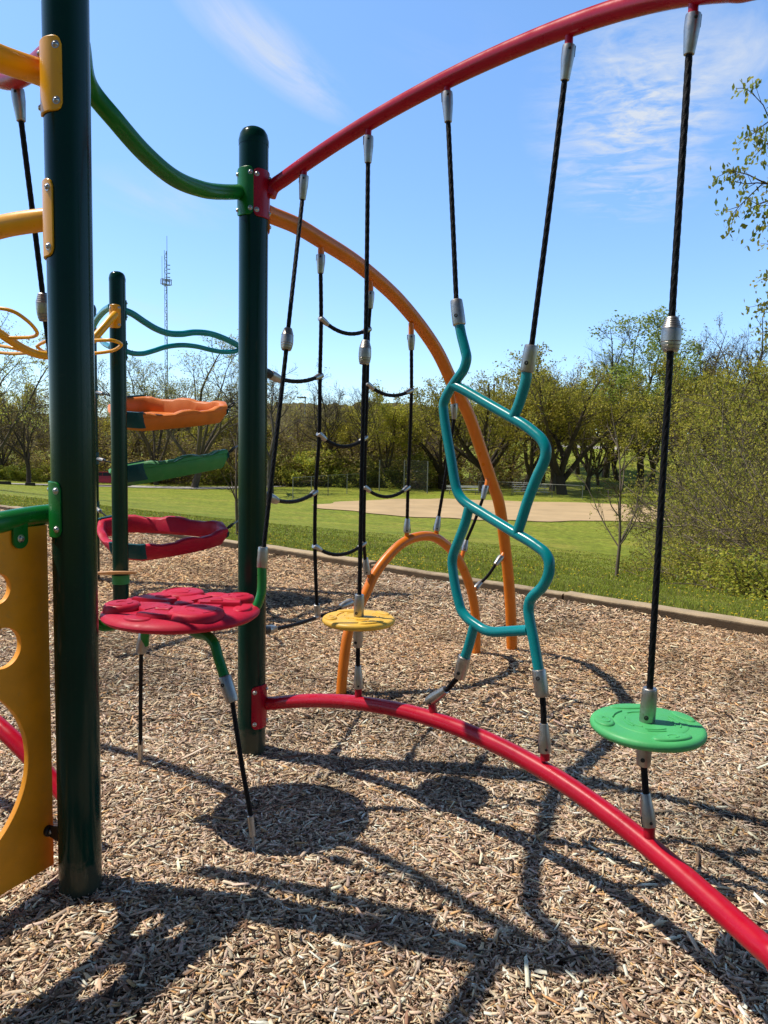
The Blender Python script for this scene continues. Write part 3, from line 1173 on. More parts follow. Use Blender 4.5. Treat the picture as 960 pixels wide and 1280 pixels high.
mb = MB()
sweep(mb, [P(316, 1044, 2.465), P(317, 1060, 2.46), g1 + np.array([0, 0, -0.05])], 0.0055, 8)
th.part('eye_bolt', mb, M['galv'])
g2 = G(175.5, 966)
th = Thing('ground_anchor_rope', 'back ground rope of the red platform, ending in sunlit chips', 'rope', g2, 'ground ropes of the red platform')
sleeve(th, P(176, 816, 3.0), P(181, 791, 3.0), 0.0235, False)
rope_part(th, [P(176.5, 814, 3.0), P(175.8, 870, 3.03), P(175.6, 930, 3.07)], ROPE_R * 0.95)
mb = MB()
lathe(mb, P(175.6, 924, 3.07), P(175.4, 950, 3.09), [(0, 0.0085), (0.04, 0.0115), (0.5, 0.0115), (0.96, 0.011), (1, 0.006)], 16)
th.part('end_ferrule', mb, M['metal'])
mb = MB()
sweep(mb, [P(175.4, 947, 3.09), P(175.5, 957, 3.11), g2 + np.array([0, 0, -0.05])], 0.007, 8)
th.part('eye_bolt', mb, M['galv'])

# ------------------------------------------------------------------ far corner: pods between three posts
def smooth_(t):
    t = min(max(t, 0.0), 1.0)
    return t * t * (3 - 2 * t)


def pod(label, cs, mat, floor, hgt=0.165, tealc=True):
    """triangular hoop of moulded plastic; cs = top rim corners front-left, right, back-left"""
    c = [np.array(q, float) for q in cs]
    cen = sum(c) / 3
    t = Thing('hanging_pod', label, 'climbing pod', cen, 'triangular pods hung between the far posts')
    nrm_ = np.cross(c[1] - c[0], c[2] - c[0])
    nrm_ /= np.linalg.norm(nrm_)
    if nrm_[2] < 0:
        nrm_ = -nrm_
    # plan outline with cut corners and bowed sides
    out = []
    tags = []
    for i in range(3):
        a, b = c[i], c[(i + 1) % 3]
        d = b - a
        L = np.linalg.norm(d)
        mid = (a + b) / 2
        ow = mid - cen
        ow -= nrm_ * np.dot(ow, nrm_)
        ow /= np.linalg.norm(ow)
        for k in range(21):
            s = 0.13 + 0.74 * k / 20
            bow = 0.10 * L * (4 * s * (1 - s))
            out.append(a + d * s + ow * bow)
            tags.append((i, (s - 0.13) / 0.74))
    n = len(out)
    rim_h = []
    for i, s in tags:
        w = 0.0
        for c0 in (0.27, 0.73):
            w -= 0.022 * float(smooth_((0.15 - abs(s - c0)) / 0.05))
        rim_h.append(w)
    wall = 0.045
    V, F = [], []
    rows = 10
    for k in range(n):
        p = out[k]
        inw = cen - p
        inw -= nrm_ * np.dot(inw, nrm_)
        inw /= np.linalg.norm(inw)
        lo = p + inw * 0.055 - nrm_ * hgt
        ow_ = -inw * 0.012
        V += [lo + inw * 0.02, lo + nrm_ * 0.012, p - nrm_ * hgt * 0.45, p - nrm_ * 0.040, p + ow_ - nrm_ * 0.034, p + ow_ + nrm_ * (rim_h[k] - 0.008), p + nrm_ * rim_h[k], p + inw * wall + nrm_ * (rim_h[k] - 0.002), p + inw * (wall + 0.012) + nrm_ * (rim_h[k] - 0.012), p + inw * (wall + 0.05) - nrm_ * (hgt - 0.03)]
    for k in range(n):
        a, b = k * rows, ((k + 1) % n) * rows
        for j in range(rows):
            jj = (j + 1) % rows
            F.append((a + j, b + j, b + jj, a + jj))
    mb = MB()
    mb.add(V, F)
    if floor:
        F2 = [tuple(range(n))]
        V2 = [np.array(V[k * rows + 9]) + nrm_ * 0.002 for k in range(n)]
        mb.add(V2, F2)
    t.part('pod_shell', mb, mat, angle=50)
    return t, out, tags, cen, nrm_, hgt


def pod_corner(t, out, i, cen, nrm_, hgt, post_xy, hook_z, far=False, bracket=1.0):
    """teal corner piece and the cable to its post"""
    a = out[(i * 21 - 1) % 63]
    b = out[i * 21]
    mid = (a + b) / 2
    ow = mid - cen
    ow -= nrm_ * np.dot(ow, nrm_)
    ow /= np.linalg.norm(ow)
    mb = MB()
    V = []
    path = [a + (out[(i * 21 - 2) % 63] - a) * 0.5, a, b, b + (out[i * 21 + 1] - b) * 0.9]
    if bracket < 1:
        path = [a, a + (b - a) * .3, a + (b - a) * .7, b]
    rows_ = ((0.012 - 0.05 * (bracket < 1), 0.022), (-hgt * 0.45, 0.016), (-hgt * (0.80 if bracket == 1 else 0.6), -0.018))
    for p in path:
        iw = (cen - p)
        iw -= nrm_ * np.dot(iw, nrm_)
        iw /= np.linalg.norm(iw)
        for z, o_ in rows_:
            V.append(p - iw * o_ + nrm_ * z)
        for z, o_ in rows_[::-1]:
            V.append(p - iw * (o_ - 0.03) + nrm_ * z)
    F = []
    for k in range(3):
        q, r_ = k * 6, (k + 1) * 6
        for m_ in range(6):
            n_ = (m_ + 1) % 6
            F.append((q + m_, r_ + m_, r_ + n_, q + n_))
    F += [tuple(range(6))[::-1], tuple(range(18, 24))]
    mb.add(V, F)
    cp = t.part('corner_piece', mb, M['teal_plastic'])
    tgt = np.array([post_xy[0], post_xy[1], hook_z])
    dd = tgt - mid
    dxy = np.array([dd[0], dd[1], 0])
    dxy /= np.linalg.norm(dxy)
    tgt = tgt - dxy * (PR + 0.004)
    hk = mid + ow * 0.03 - nrm_ * 0.03
    ax = (tgt - hk)
    L = np.linalg.norm(ax)
    ax /= L
    mb = MB()
    # wire loop with a rubber thimble
    side = np.cross(ax, [0, 0, 1.0])
    side /= np.linalg.norm(side)
    upv = np.cross(side, ax)
    ring = [hk + ax * (0.04 + 0.042 * math.cos(q)) + (upv * 0.6 + side * 0.6) * 0.03 * math.sin(q) for q in np.linspace(0, 2 * math.pi, 21)[:-1]]
    sweep(mb, ring, 0.0085, 8, closed=True)
    t.part('cable_loop', mb, M['black'], cp)
    mb = MB()
    sweep(mb, [hk + ax * 0.07, tgt], 0.008, 8)
    t.part('cable', mb, M['galv'] if not far else M['rope'], cp)
    if far:
        mb = MB()
        lathe(mb, tgt - ax * 0.14, tgt - ax * 0.02, [(0, 0.012), (0.05, 0.02), (0.8, 0.022), (1, 0.014)], 14)
        t.part('cable_end', mb, M['metal'], cp)
    if bracket == 1.0 and not far:
        return
    mb = MB()
    lathe(mb, (post_xy[0], post_xy[1], hook_z - 0.06), (post_xy[0], post_xy[1], hook_z + 0.06), [(0, PR + 0.001), (0.02, PR + 0.005), (0.98, PR + 0.005), (1, PR + 0.001)], 28)
    t.part('post_clamp', mb, M['teal_plastic'], cp)


def make_pod(label, fl, rt, bk, mat, floor):
    F_, R_, B_ = P(*fl, 6.18), P(*rt, 6.9), P(*bk, 7.15)
    # outline is cut at the corners: push the corner points out so the visible ends land where measured
    t, out, tags, cen, nv, h = pod(label, [F_, R_, B_], mat, floor)
    pod_corner(t, out, 0, cen, nv, h, PC_, F_[2] + 0.03)
    pod_corner(t, out, 1, cen, nv, h, PG, R_[2] + 0.08, bracket=0.45)
    pod_corner(t, out, 2, cen, nv, h, PD, B_[2] + 0.05, True)


make_pod('orange triangular pod, uppermost of the three hung between the far posts', (148, 518), (296, 504), (155, 495), M['orange_plastic'], True)
make_pod('green triangular pod, tilted, in the middle of the three hung between the far posts', (148, 586), (296, 559), (155, 581), M['pod_green'], True)
make_pod('red open triangular pod, lowest of the three hung between the far posts', (150, 685), (296, 656), (130, 644), M['red_plastic'], False)


# ------------------------------------------------------------------ teal wavy rails
def wavy(label, pts, r, posts):
    q = [P(*p) for p in pts]
    t = pipe_thing('wavy_rail', label, 'rail', q, r, M['teal'], q[0], n=16, group='teal wavy rails at the far posts')
    for pp, end, nxt in posts:
        e = q[end]
        plate(t, pp, e[2], angle_to(pp, q[nxt]), 0.16, M['teal'], half=R(40), bolts=True)


wavy('thicker upper teal wavy rail right of the far posts', [(154, 387.5, 6.04), (165, 392, 6.1), (180, 402, 6.2), (195, 411, 6.32), (210, 416.5, 6.42), (226, 417.5, 6.52), (243, 415.5, 6.64), (262, 417, 6.78), (280, 423, 6.92), (296, 431, 7.05), (312, 440, 7.15)], 0.0275, [(PC_, 0, 2), (PG, 9, 7)])
wavy('thinner lower teal wavy rail right of the far posts', [(155, 438, 6.04), (165, 441.5, 6.1), (178, 442, 6.2), (192, 438.5, 6.32), (208, 433.5, 6.42), (226, 431.5, 6.52), (245, 433, 6.66), (264, 437.5, 6.8), (280, 440, 6.92), (296, 438.5, 7.05), (312, 433, 7.15)], 0.0215, [(PC_, 0, 2)])
wavy('short upper teal rail running back between the two far left posts', [(139, 383, 6.08), (131, 388, 6.35), (122, 398, 6.75), (116, 408, 7.1), (112, 412, 7.38)], 0.027, [(PC_, 0, 1)])
wavy('short lower teal rail running back between the two far left posts', [(139, 434, 6.08), (131, 430, 6.35), (124, 423, 6.75), (117, 418, 7.1), (112, 416, 7.38)], 0.022, [(PC_, 0, 1)])

# ------------------------------------------------------------------ yellow loop ladder
t = Thing('loop_ladder', 'yellow overhead ladder with thin petal loops beside its curved beam', 'ladder', PC_)
bm_pts = [P(144, 393, 5.95), P(139, 398, 5.9), P(128, 411, 5.82), P(112, 428, 5.74), P(92, 440, 5.66), P(70, 444.5, 5.58), P(48, 443, 5.5), P(30, 436, 5.42), P(12, 425, 5.34), P(-12, 409, 5.25), P(-45, 392, 5.1), P(-90, 378, 4.95)]
mb = MB()
sweep(mb, catmull(bm_pts, 8), 0.030, 20)
t.part('beam', mb, M['yellow'])
plate(t, PC_, P(141, 395, 5.95)[2], angle_to(PC_, P(128, 411, 5.80)) + R(8), 0.185, M['yellow'], half=R(42))


def loop(pts):
    mb = MB()
    q = catmull([P(*p) for p in pts] + [P(*pts[0])], 6)[:-1]
    sweep(mb, q, 0.0125, 12, closed=True)
    t.part('petal_loop', mb, M['yellow'])


loop([(46, 433, 5.85), (52, 429, 5.75), (66, 424, 5.6), (90, 423, 5.45), (118, 425.5, 5.3), (140, 425.5, 5.25), (150, 429, 5.3), (150, 433, 5.42), (140, 438.5, 5.55), (118, 441.5, 5.62), (90, 440, 5.68), (62, 441, 5.75), (50, 436.5, 5.85)])
loop([(-30, 389, 5.0), (0, 385.5, 4.95), (18, 390, 4.95), (33, 400, 5.0), (43, 410, 5.08), (46.5, 416, 5.12), (42, 420.5, 5.2), (28, 422, 5.28), (5, 421.5, 5.32), (-20, 416, 5.25), (-40, 402, 5.1)])
loop([(38, 441, 5.6), (20, 442, 5.72), (0, 441, 5.85), (-30, 438, 5.9), (-50, 434, 5.85), (-35, 431, 5.7), (0, 432.5, 5.6), (20, 436, 5.52)])

# ------------------------------------------------------------------ small tan step on the far post
q = P(146, 716, 5.93)
t = Thing('post_step', 'thin tan step seen edge on, fixed low on the far left post', 'step', q)
mb = MB()
ax = np.array([-0.05, 0.22, 1.0])
ax /= np.linalg.norm(ax)
cc = np.array([PC_[0] + 0.0, PC_[1] - 0.10, q[2]])
lathe(mb, cc - ax * 0.009, cc + ax * 0.009, [(0, 0.12), (0.1, 0.155), (0.5, 0.165), (0.9, 0.158), (1.0, 0.14), (1.0, 0.02)], 40)
t.part('step_disc', mb, M['tan_plastic'])
mb = MB()
zc = P(150, 725, PC_[1])[2]
lathe(mb, (PC_[0], PC_[1], zc - 0.03), (PC_[0], PC_[1], zc + 0.045), [(0, PR + 0.001), (0.05, PR + 0.006), (0.95, PR + 0.006), (1, PR + 0.001)], 32)
t.part('post_collar', mb, M['pod_green'])
# ================================================================== SETTING
CN = np.array([0.65, 0.76])
CN = CN / np.linalg.norm(CN)
CD = np.array([-CN[1], CN[0]])
C0 = 6.30            # the kerb line: CN . p = C0


def sdist(x, y):
    return CN[0] * x + CN[1] * y - C0


def smooth(t):
    t = np.clip(t, 0, 1)
    return t * t * (3 - 2 * t)


def terr(x, y):
    x = np.asarray(x, float)
    y = np.asarray(y, float)
    s = np.maximum(sdist(x, y), 1e-3)
    a = 0.134 * s
    h = -(a ** -6 + 3.2 ** -6) ** (-1 / 6)
    h = h + 4.6 * smooth((y - 84) / 42) * smooth((x - 4) / 26)
    h = h + 2.2 * smooth((y - 92) / 60)
    h = h + 0.05 * np.sin(x * 0.31 + 1) * np.sin(y * 0.23) * smooth(s / 8)
    h = np.where(sdist(x, y) < 0.05, -0.25, h + 0.03)
    return h


def bed(x, y):
    x = np.asarray(x, float)
    y = np.asarray(y, float)
    h = 0.012 * np.sin(2.1 * x + 0.7) * np.sin(1.7 * y + 0.4) + 0.008 * np.sin(4.3 * x + 1.9 * y) + 0.006 * np.sin(3.1 * y - 5.2 * x)
    h = h + 0.045 * np.exp(-(((x - 0.72) / 0.45) ** 2 + ((y - 4.75) / 0.35) ** 2))
    h = h - 0.02 * np.exp(-(((x - 0.1) / 0.7) ** 2 + ((y - 3.55) / 0.4) ** 2))
    h = h - 0.020
    for q in (PA, PB, E0, S0, S1):
        h = h + 0.006 * np.exp(-((x - q[0]) ** 2 + (y - q[1]) ** 2) / 0.16 ** 2)
    for q in ((-0.45, 2.75), (0.30, 2.75), (0.70, 1.85)):
        h = h - 0.018 * np.exp(-((x - q[0]) ** 2 + (y - q[1]) ** 2) / 0.35 ** 2)
    return h


def on_ground(px, py_unused, Y):
    d = ray(px, 600)
    X = d[0] / d[1] * Y
    # account for the tilt: iterate on the height
    for _ in range(3):
        z = float(terr(X, Y))
        py = 560 + (CAMZ - z) / Y * FPX
        d = ray(px, py)
        X = d[0] / d[1] * Y
    return np.array([X, Y, float(terr(X, Y))])


def grid_obj(name, xs, ys, fn, mat, kind='structure', mask=None):
    X, Y = np.meshgrid(xs, ys)
    Z = fn(X, Y)
    V = np.stack([X, Y, Z], -1).reshape(-1, 3)
    nx = len(xs)
    idx = np.arange(V.shape[0]).reshape(X.shape)
    q = np.stack([idx[:-1, :-1], idx[:-1, 1:], idx[1:, 1:], idx[1:, :-1]], -1).reshape(-1, 4)
    if mask is not None:
        c = V[q].mean(1)
        q = q[mask(c[:, 0], c[:, 1])]
    me = raw_mesh(name, V, q.ravel(), np.full(len(q), 4), mat, smooth=True)
    o = bpy.data.objects.new(name, me)
    COL.objects.link(o)
    o['kind'] = kind
    return o


# ------------------------------------------------------------------ ground materials
def lawn_mat():
    m, nt, out = new_mat('mown_lawn')
    b = N(nt, 'ShaderNodeBsdfPrincipled')
    c1 = ramp(nt, noise(nt, 0.35, 6, 0.6), [(0.3, (0.20, 0.265, 0.024)), (0.5, (0.27, 0.32, 0.034)), (0.72, (0.38, 0.36, 0.06))])
    c2 = ramp(nt, noise(nt, 3.2, 6, 0.7), [(0.30, (0.38,) * 3), (0.68, (1.35,) * 3)])
    c = mixc(nt, 1.0, c1, c2, 'MULTIPLY')
    c3 = ramp(nt, noise(nt, 22.0, 4, 0.8), [(0.3, (0.55,) * 3), (0.7, (1.3,) * 3)])
    c = mixc(nt, 1.0, c, c3, 'MULTIPLY')
    dry = ramp(nt, noise(nt, 0.9, 5, 0.7), [(0.6, (0, 0, 0)), (0.75, (0.45,) * 3)])
    c = mixc(nt, dry, c, (0.17, 0.15, 0.055))
    nt.links.new(c, b.inputs['Base Color'])
    b.inputs['Roughness'].default_value = 0.85
    b.inputs['Specular IOR Level'].default_value = 0.2
    nt.links.new(bump(nt, noise(nt, 30.0, 5, 0.8), 0.8, 0.05), b.inputs['Normal'])
    nt.links.new(b.outputs[0], out.inputs[0])
    return m


def mulch_mat():
    m, nt, out = new_mat('wood_chip_litter')
    b = N(nt, 'ShaderNodeBsdfPrincipled')
    tc = N(nt, 'ShaderNodeTexCoord')
    vo = N(nt, 'ShaderNodeTexVoronoi')
    vo.inputs['Scale'].default_value = 55.0
    mp = N(nt, 'ShaderNodeMapping')
    mp.inputs['Scale'].default_value = (1, 1.7, 1)
    nt.links.new(tc.outputs['Object'], mp.inputs['Vector'])
    nz = N(nt, 'ShaderNodeTexNoise')
    nz.inputs['Scale'].default_value = 20
    nt.links.new(mp.outputs[0], nz.inputs['Vector'])
    ad = mixc(nt, 0.06, mp.outputs[0], nz.outputs[1], 'ADD')
    nt.links.new(ad, vo.inputs['Vector'])
    c = ramp(nt, vo.outputs['Color'], [(0.15, (0.05, 0.033, 0.022)), (0.45, (0.17, 0.115, 0.075)), (0.8, (0.34, 0.25, 0.165))])
    gap = ramp(nt, vo.outputs['Distance'], [(0.35, (1,) * 3), (0.75, (0.25,) * 3)])
    c = mixc(nt, 1.0, c, gap, 'MULTIPLY')
    pat = ramp(nt, noise(nt, 0.8, 5), [(0.35, (0.75, 0.75, 0.76)), (0.65, (1.1, 1.05, 0.95))])
    c = mixc(nt, 1.0, c, pat, 'MULTIPLY')
    nt.links.new(c, b.inputs['Base Color'])
    b.inputs['Roughness'].default_value = 0.9
    b.inputs['Specular IOR Level'].default_value = 0.15
    nt.links.new(bump(nt, vo.outputs['Distance'], 1.0, 0.012), b.inputs['Normal'])
    nt.links.new(b.outputs[0], out.inputs[0])
    return m


M['lawn'] = lawn_mat()
M['mulch'] = mulch_mat()
M['chip'] = tint_mat('wood_chips', 0.8, 0.0, 0.0, 0.25, 70.0)
M['grass'] = tint_mat('grass_blades', 0.6, 0.35, 0.0, 0.3, 0)
M['leaf'] = tint_mat('spring_leaves', 0.6, 0.5, 0.012, 0.3, 0)
M['bark'] = tint_mat('tree_bark', 0.9, 0.0, 0.008, 0.15, 3.0)
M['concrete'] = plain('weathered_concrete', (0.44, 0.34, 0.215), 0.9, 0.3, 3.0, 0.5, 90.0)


def darken_foot():  # kerb colour gets darker towards the bottom
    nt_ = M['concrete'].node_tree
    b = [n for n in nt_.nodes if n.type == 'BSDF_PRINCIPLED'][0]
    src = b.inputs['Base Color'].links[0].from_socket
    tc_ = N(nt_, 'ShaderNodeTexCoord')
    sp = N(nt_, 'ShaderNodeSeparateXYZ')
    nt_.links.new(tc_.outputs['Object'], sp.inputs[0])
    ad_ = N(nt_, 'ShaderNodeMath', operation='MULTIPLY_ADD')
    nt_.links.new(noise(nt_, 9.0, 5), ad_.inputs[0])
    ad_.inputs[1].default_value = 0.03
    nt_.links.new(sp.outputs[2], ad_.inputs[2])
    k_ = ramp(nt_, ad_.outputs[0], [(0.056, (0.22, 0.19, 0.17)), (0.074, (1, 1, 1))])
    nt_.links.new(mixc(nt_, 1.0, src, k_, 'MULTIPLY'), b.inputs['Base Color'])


darken_foot()
M['dirt'] = plain('infield_dirt', (0.50, 0.365, 0.20), 0.95, 0.16, 0.35, 0.3, 3.0)
M['road'] = plain('pale_road', (0.42, 0.40, 0.37), 0.9, 0.12, 0.5)
M['white'] = plain('white_painted_metal', (0.7, 0.7, 0.68), 0.5, 0.08, 2.0)
M['brick'] = plain('brown_house_wall', (0.22, 0.13, 0.08), 0.9, 0.2, 1.0)
M['roof'] = plain('grey_house_roof', (0.14, 0.13, 0.13), 0.9, 0.2, 1.0)
M['pole'] = plain('weathered_wood_pole', (0.10, 0.08, 0.07), 0.9, 0.3, 2.0)
M['tower'] = plain('galvanised_tower_steel', (0.26, 0.30, 0.38), 0.7, 0.12, 0.3)

# ------------------------------------------------------------------ terrain
xs = np.unique(np.concatenate([np.linspace(-900, -60, 18), np.linspace(-60, -12, 33), np.linspace(-12, 12, 97), np.linspace(12, 60, 33), np.linspace(60, 900, 18)]))
ys = np.unique(np.concatenate([np.linspace(-40, -2, 8), np.linspace(-2, 26, 113), np.linspace(26, 130, 66), np.linspace(130, 1500, 24)]))
lawn = grid_obj('lawn', xs, ys, terr, M['lawn'])

bed_o = grid_obj('wood_chip_ground', np.linspace(-16, 9, 251), np.linspace(-4, 20, 241), lambda x, y: bed(x, y) - 0.012, M['mulch'],
                 mask=lambda x, y: sdist(x, y) < 0.0)

# ------------------------------------------------------------------ concrete kerb in lengths
mb = MB()
t0 = -9.0
k = 0
while t0 < 26:
    L = 2.42
    a = CN * (C0 + 0.075) + CD * (t0 + 0.004)
    b = CN * (C0 + 0.075) + CD * (t0 + L - 0.004)
    hw, zt_ = 0.075, 0.066 + 0.012 * math.sin(k * 2.3)
    ch = 0.014
    prof = [(-hw, -0.2), (-hw, zt_ - ch), (-hw + ch, zt_), (hw - ch, zt_), (hw, zt_ - ch), (hw, -0.2)]
    V = []
    n_ = 10
    for i in range(n_ + 1):
        p = a + (b - a) * i / n_
        for (u, z) in prof:
            w = 0.004 * math.sin(i * 1.7 + k) * (1 if z > 0 else 0)
            V.append((p[0] + CN[0] * (u + w), p[1] + CN[1] * (u + w), z + (0.003 * math.sin(i * 2.1 + k * 3) if z > 0 else 0)))
    F = []
    for i in range(n_):
        for j in range(5):
            F.append((i * 6 + j, (i + 1) * 6 + j, (i + 1) * 6 + j + 1, i * 6 + j + 1))
    F.append(tuple(range(6)))
    F.append(tuple(n_ * 6 + j for j in range(6))[::-1])
    mb.add(V, F)
    t0 += L + 0.012
    k += 1
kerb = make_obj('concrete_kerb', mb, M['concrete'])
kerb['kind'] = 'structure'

# ------------------------------------------------------------------ infield, road, drive
def patch(name, cx, cy, rx, ry, mat, lift, seed, rag=0.10):
    rr = np.random.default_rng(seed)
    n, m = 96, 14
    ang = np.linspace(0, 2 * math.pi, n, endpoint=False)
    rag_ = 1 + rag * sum(rr.normal() * np.sin(kk * ang + rr.uniform(0, 6.28)) / (kk ** 0.6) for kk in range(2, 22)) * 0.5
    V = [(cx, cy, float(terr(cx, cy)) + lift)]
    for i in range(1, m + 1):
        for k_ in range(n):
            r_ = i / m * rag_[k_]
            x, y = cx + rx * r_ * math.cos(ang[k_]), cy + ry * r_ * math.sin(ang[k_])
            V.append((x, y, float(terr(x, y)) + lift))
    F = [(0, 1 + k_, 1 + (k_ + 1) % n) for k_ in range(n)]
    for i in range(m - 1):
        for k_ in range(n):
            F.append((1 + i * n + k_, 1 + (i + 1) * n + k_, 1 + (i + 1) * n + (k_ + 1) % n, 1 + i * n + (k_ + 1) % n))
    mb_ = MB()
    mb_.add(V, F)
    o = make_obj(name, mb_, mat)
    o['kind'] = 'structure'
    return o


patch('infield_dirt', 9.6, 56.5, 13.6, 10.5, M['dirt'], 0.05, 3)


def strip(name, pts, w, mat, lift=0.05):
    pp = catmull([(x, y, 0) for x, y in pts], 8)
    V, F = [], []
    for i, p in enumerate(pp):
        d = pp[min(i + 1, len(pp) - 1)] - pp[max(i - 1, 0)]
        d /= np.linalg.norm(d)
        nn = np.array([-d[1], d[0], 0])
        for s in (-1, 0, 1):
            q = p + nn * s * w / 2
            V.append((q[0], q[1], float(terr(q[0], q[1])) + lift))
    for i in range(len(pp) - 1):
        for j in (0, 1):
            F.append((i * 3 + j, (i + 1) * 3 + j, (i + 1) * 3 + j + 1, i * 3 + j + 1))
    mb_ = MB()
    mb_.add(V, F)
    o = make_obj(name, mb_, mat)
    o['kind'] = 'structure'


strip('road', [(-80, 66), (-55, 70), (-38, 73), (-26, 75), (-17, 77.5), (-12, 84), (-9, 95)], 3.4, M['road'])
strip('driveway', [(28, 121), (36, 119), (46, 118), (60, 120)], 3.0, M['road'])

# ------------------------------------------------------------------ wood chips (countless): one object
def chips(n_near, n_mid, n_far, n_back):
    V_all, F_all, LC, C_all = [], [], [], []
    base = 0

    def sample(n, y0, y1, marg):
        out = np.zeros((0, 2))
        while len(out) < n:
            y = np.sqrt(RNG.uniform(y0 ** 2, y1 ** 2, n * 2))
            x = RNG.uniform(-1, 1, n * 2) * (0.56 * y + marg)
            ok = (sdist(x, y) < -0.01)
            out = np.concatenate([out, np.stack([x, y], 1)[ok]])
        return out[:n]

    def add(n, y0, y1, marg, lmed, solid, zspread):
        nonlocal base
        p = sample(n, y0, y1, marg)
        L = np.clip(lmed * np.exp(RNG.normal(0, 0.42, n)), lmed * 0.3, lmed * 2.7)
        W = np.clip(L * RNG.uniform(0.08, 0.27, n), 0.0018, 0.012)
        T = RNG.uniform(0.0008, 0.0026, n)
        yaw = RNG.uniform(0, 2 * np.pi, n)
        pit = RNG.normal(0, 0.15, n)
        rol = RNG.normal(0, 0.24, n)
        z = bed(p[:, 0], p[:, 1]) + RNG.uniform(-0.006, 1, n) * zspread + np.abs(np.sin(pit)) * L * 0.4
        ca, sa, cp, sp_, cr, sr = np.cos(yaw), np.sin(yaw), np.cos(pit), np.sin(pit), np.cos(rol), np.sin(rol)
        ex = np.stack([ca * cp, sa * cp, sp_], 1)
        e2 = np.stack([-sa, ca, np.zeros(n)], 1)
        e3 = np.cross(ex, e2)
        ey = e2 * cr[:, None] + e3 * sr[:, None]
        ez = np.cross(ex, ey)
        cc = np.concatenate([p, z[:, None]], 1)
        corners = []
        j = lambda lo, hi: RNG.uniform(lo, hi, n)
        bow = RNG.normal(0, 0.006, n) * L
        xs_ = [(-0.5 * j(0.75, 1.15), -0.5 * j(0.7, 1.0)), (0.5 * j(0.75, 1.15), -0.5 * j(0.3, 1.0)), (0.5 * j(0.75, 1.15), 0.5 * j(0.7, 1.0)), (-0.5 * j(0.75, 1.15), 0.5 * j(0.3, 1.0))]
        mids = [(j(-0.3, 0.3), -0.5 * j(0.8, 1.05)), (j(-0.3, 0.3), 0.5 * j(0.8, 1.05))]
        ring = [xs_[0], mids[0], xs_[1], xs_[2], mids[1], xs_[3]]
        top = []
        for i, (a, b) in enumerate(ring):
            q = cc + ex * (a * L)[:, None] + ey * (b * W)[:, None] + ez * (T * 0.5 + (bow if i in (1, 4) else 0))[:, None]
            top.append(q)
        if solid:
            bot = [q - ez * T[:, None] for q in top]
            V = np.stack(top + bot, 1)
            faces = [(0, 1, 4, 5), (1, 2, 3, 4), (6, 7, 1, 0), (7, 8, 2, 1), (8, 9, 3, 2), (9, 10, 4, 3), (10, 11, 5, 4), (11, 6, 0, 5)]
            nv = 12
        else:
            V = np.stack(top, 1)
            faces = [(0, 1, 4, 5), (1, 2, 3, 4)]
            nv = 6
        f = np.array(faces)[None] + (base + np.arange(n) * nv)[:, None, None]
        base += n * nv
        V_all.append(V.reshape(-1, 3))
        F_all.append(f.ravel())
        LC.append(np.full(n * len(faces), 4))
        # colours: tan heartwood, grey weathered, brown bark, few pale splinters
        u = RNG.uniform(0, 1, n)
        col = np.zeros((n, 3))
        pal = np.array([[0.60, 0.44, 0.29], [0.51, 0.40, 0.295], [0.22, 0.135, 0.083], [0.78, 0.64, 0.47], [0.048, 0.031, 0.021], [0.52, 0.31, 0.14]])
        cut = np.cumsum([0.28, 0.26, 0.20, 0.12, 0.08, 0.06])
        kidx = np.clip(np.searchsorted(cut, u), 0, 5)
        col = pal[kidx] * np.minimum(RNG.uniform(0.70, 1.62, (n, 1)), 1.5) * RNG.uniform(0.94, 1.06, (n, 3))
        # damp and bark-rich patches
        dmp = np.zeros(n)
        for kx, ky, ph, am in ((1.3, 2.1, 0.3, .5), (2.9, -1.7, 1.9, .4), (4.7, 3.9, 4.0, .35), (-3.3, 6.1, 2.2, .3), (7.9, 5.3, 0.9, .25), (9.7, -8.1, 3.3, .2)):
            dmp += am * np.sin(kx * p[:, 0] + ky * p[:, 1] + ph + 0.8 * np.sin(1.7 * ky * p[:, 0]))
        col = np.minimum(col, 0.85) * (1 - 0.34 * smooth((dmp - 0.15) / 0.9))[:, None]
        # broad warm patches further off to the right, greyer near the front
        warm = 0.5 + 0.5 * np.sin(p[:, 0] * 0.9 + 0.5) * np.sin(p[:, 1] * 0.7 - 1.0)
        warm = warm * smooth((p[:, 1] - 3.2) / 2.5)
        col = col * (1 + warm[:, None] * np.array([0.20, 0.04, -0.18]))
        C_all.append(np.repeat(np.concatenate([col, np.ones((n, 1))], 1), nv, 0))

    add(n_near, 1.25, 3.4, 0.5, 0.0215, True, 0.015)
    add(60000, 1.25, 3.6, 0.5, 0.0095, False, 0.016)
    add(2500, 1.25, 6.0, 0.5, 0.042, True, 0.018)
    add(n_mid, 3.3, 6.0, 0.6, 0.024, True, 0.015)
    add(n_far, 5.9, 9.0, 0.6, 0.032, False, 0.017)
    add(n_back, 8.9, 15.0, 0.5, 0.046, False, 0.02)
    # big loose pieces on top
    add(900, 1.3, 4.5, 0.4, 0.05, True, 0.024)
    me = raw_mesh('wood_chips', np.concatenate(V_all), np.concatenate(F_all), np.concatenate(LC), M['chip'], np.concatenate(C_all))
    o = bpy.data.objects.new('wood_chips', me)
    COL.objects.link(o)
    o['kind'] = 'stuff'
    o['label'] = 'loose tan and grey wood chips covering the play area'
    return o


chips(155000, 165000, 90000, 42000)

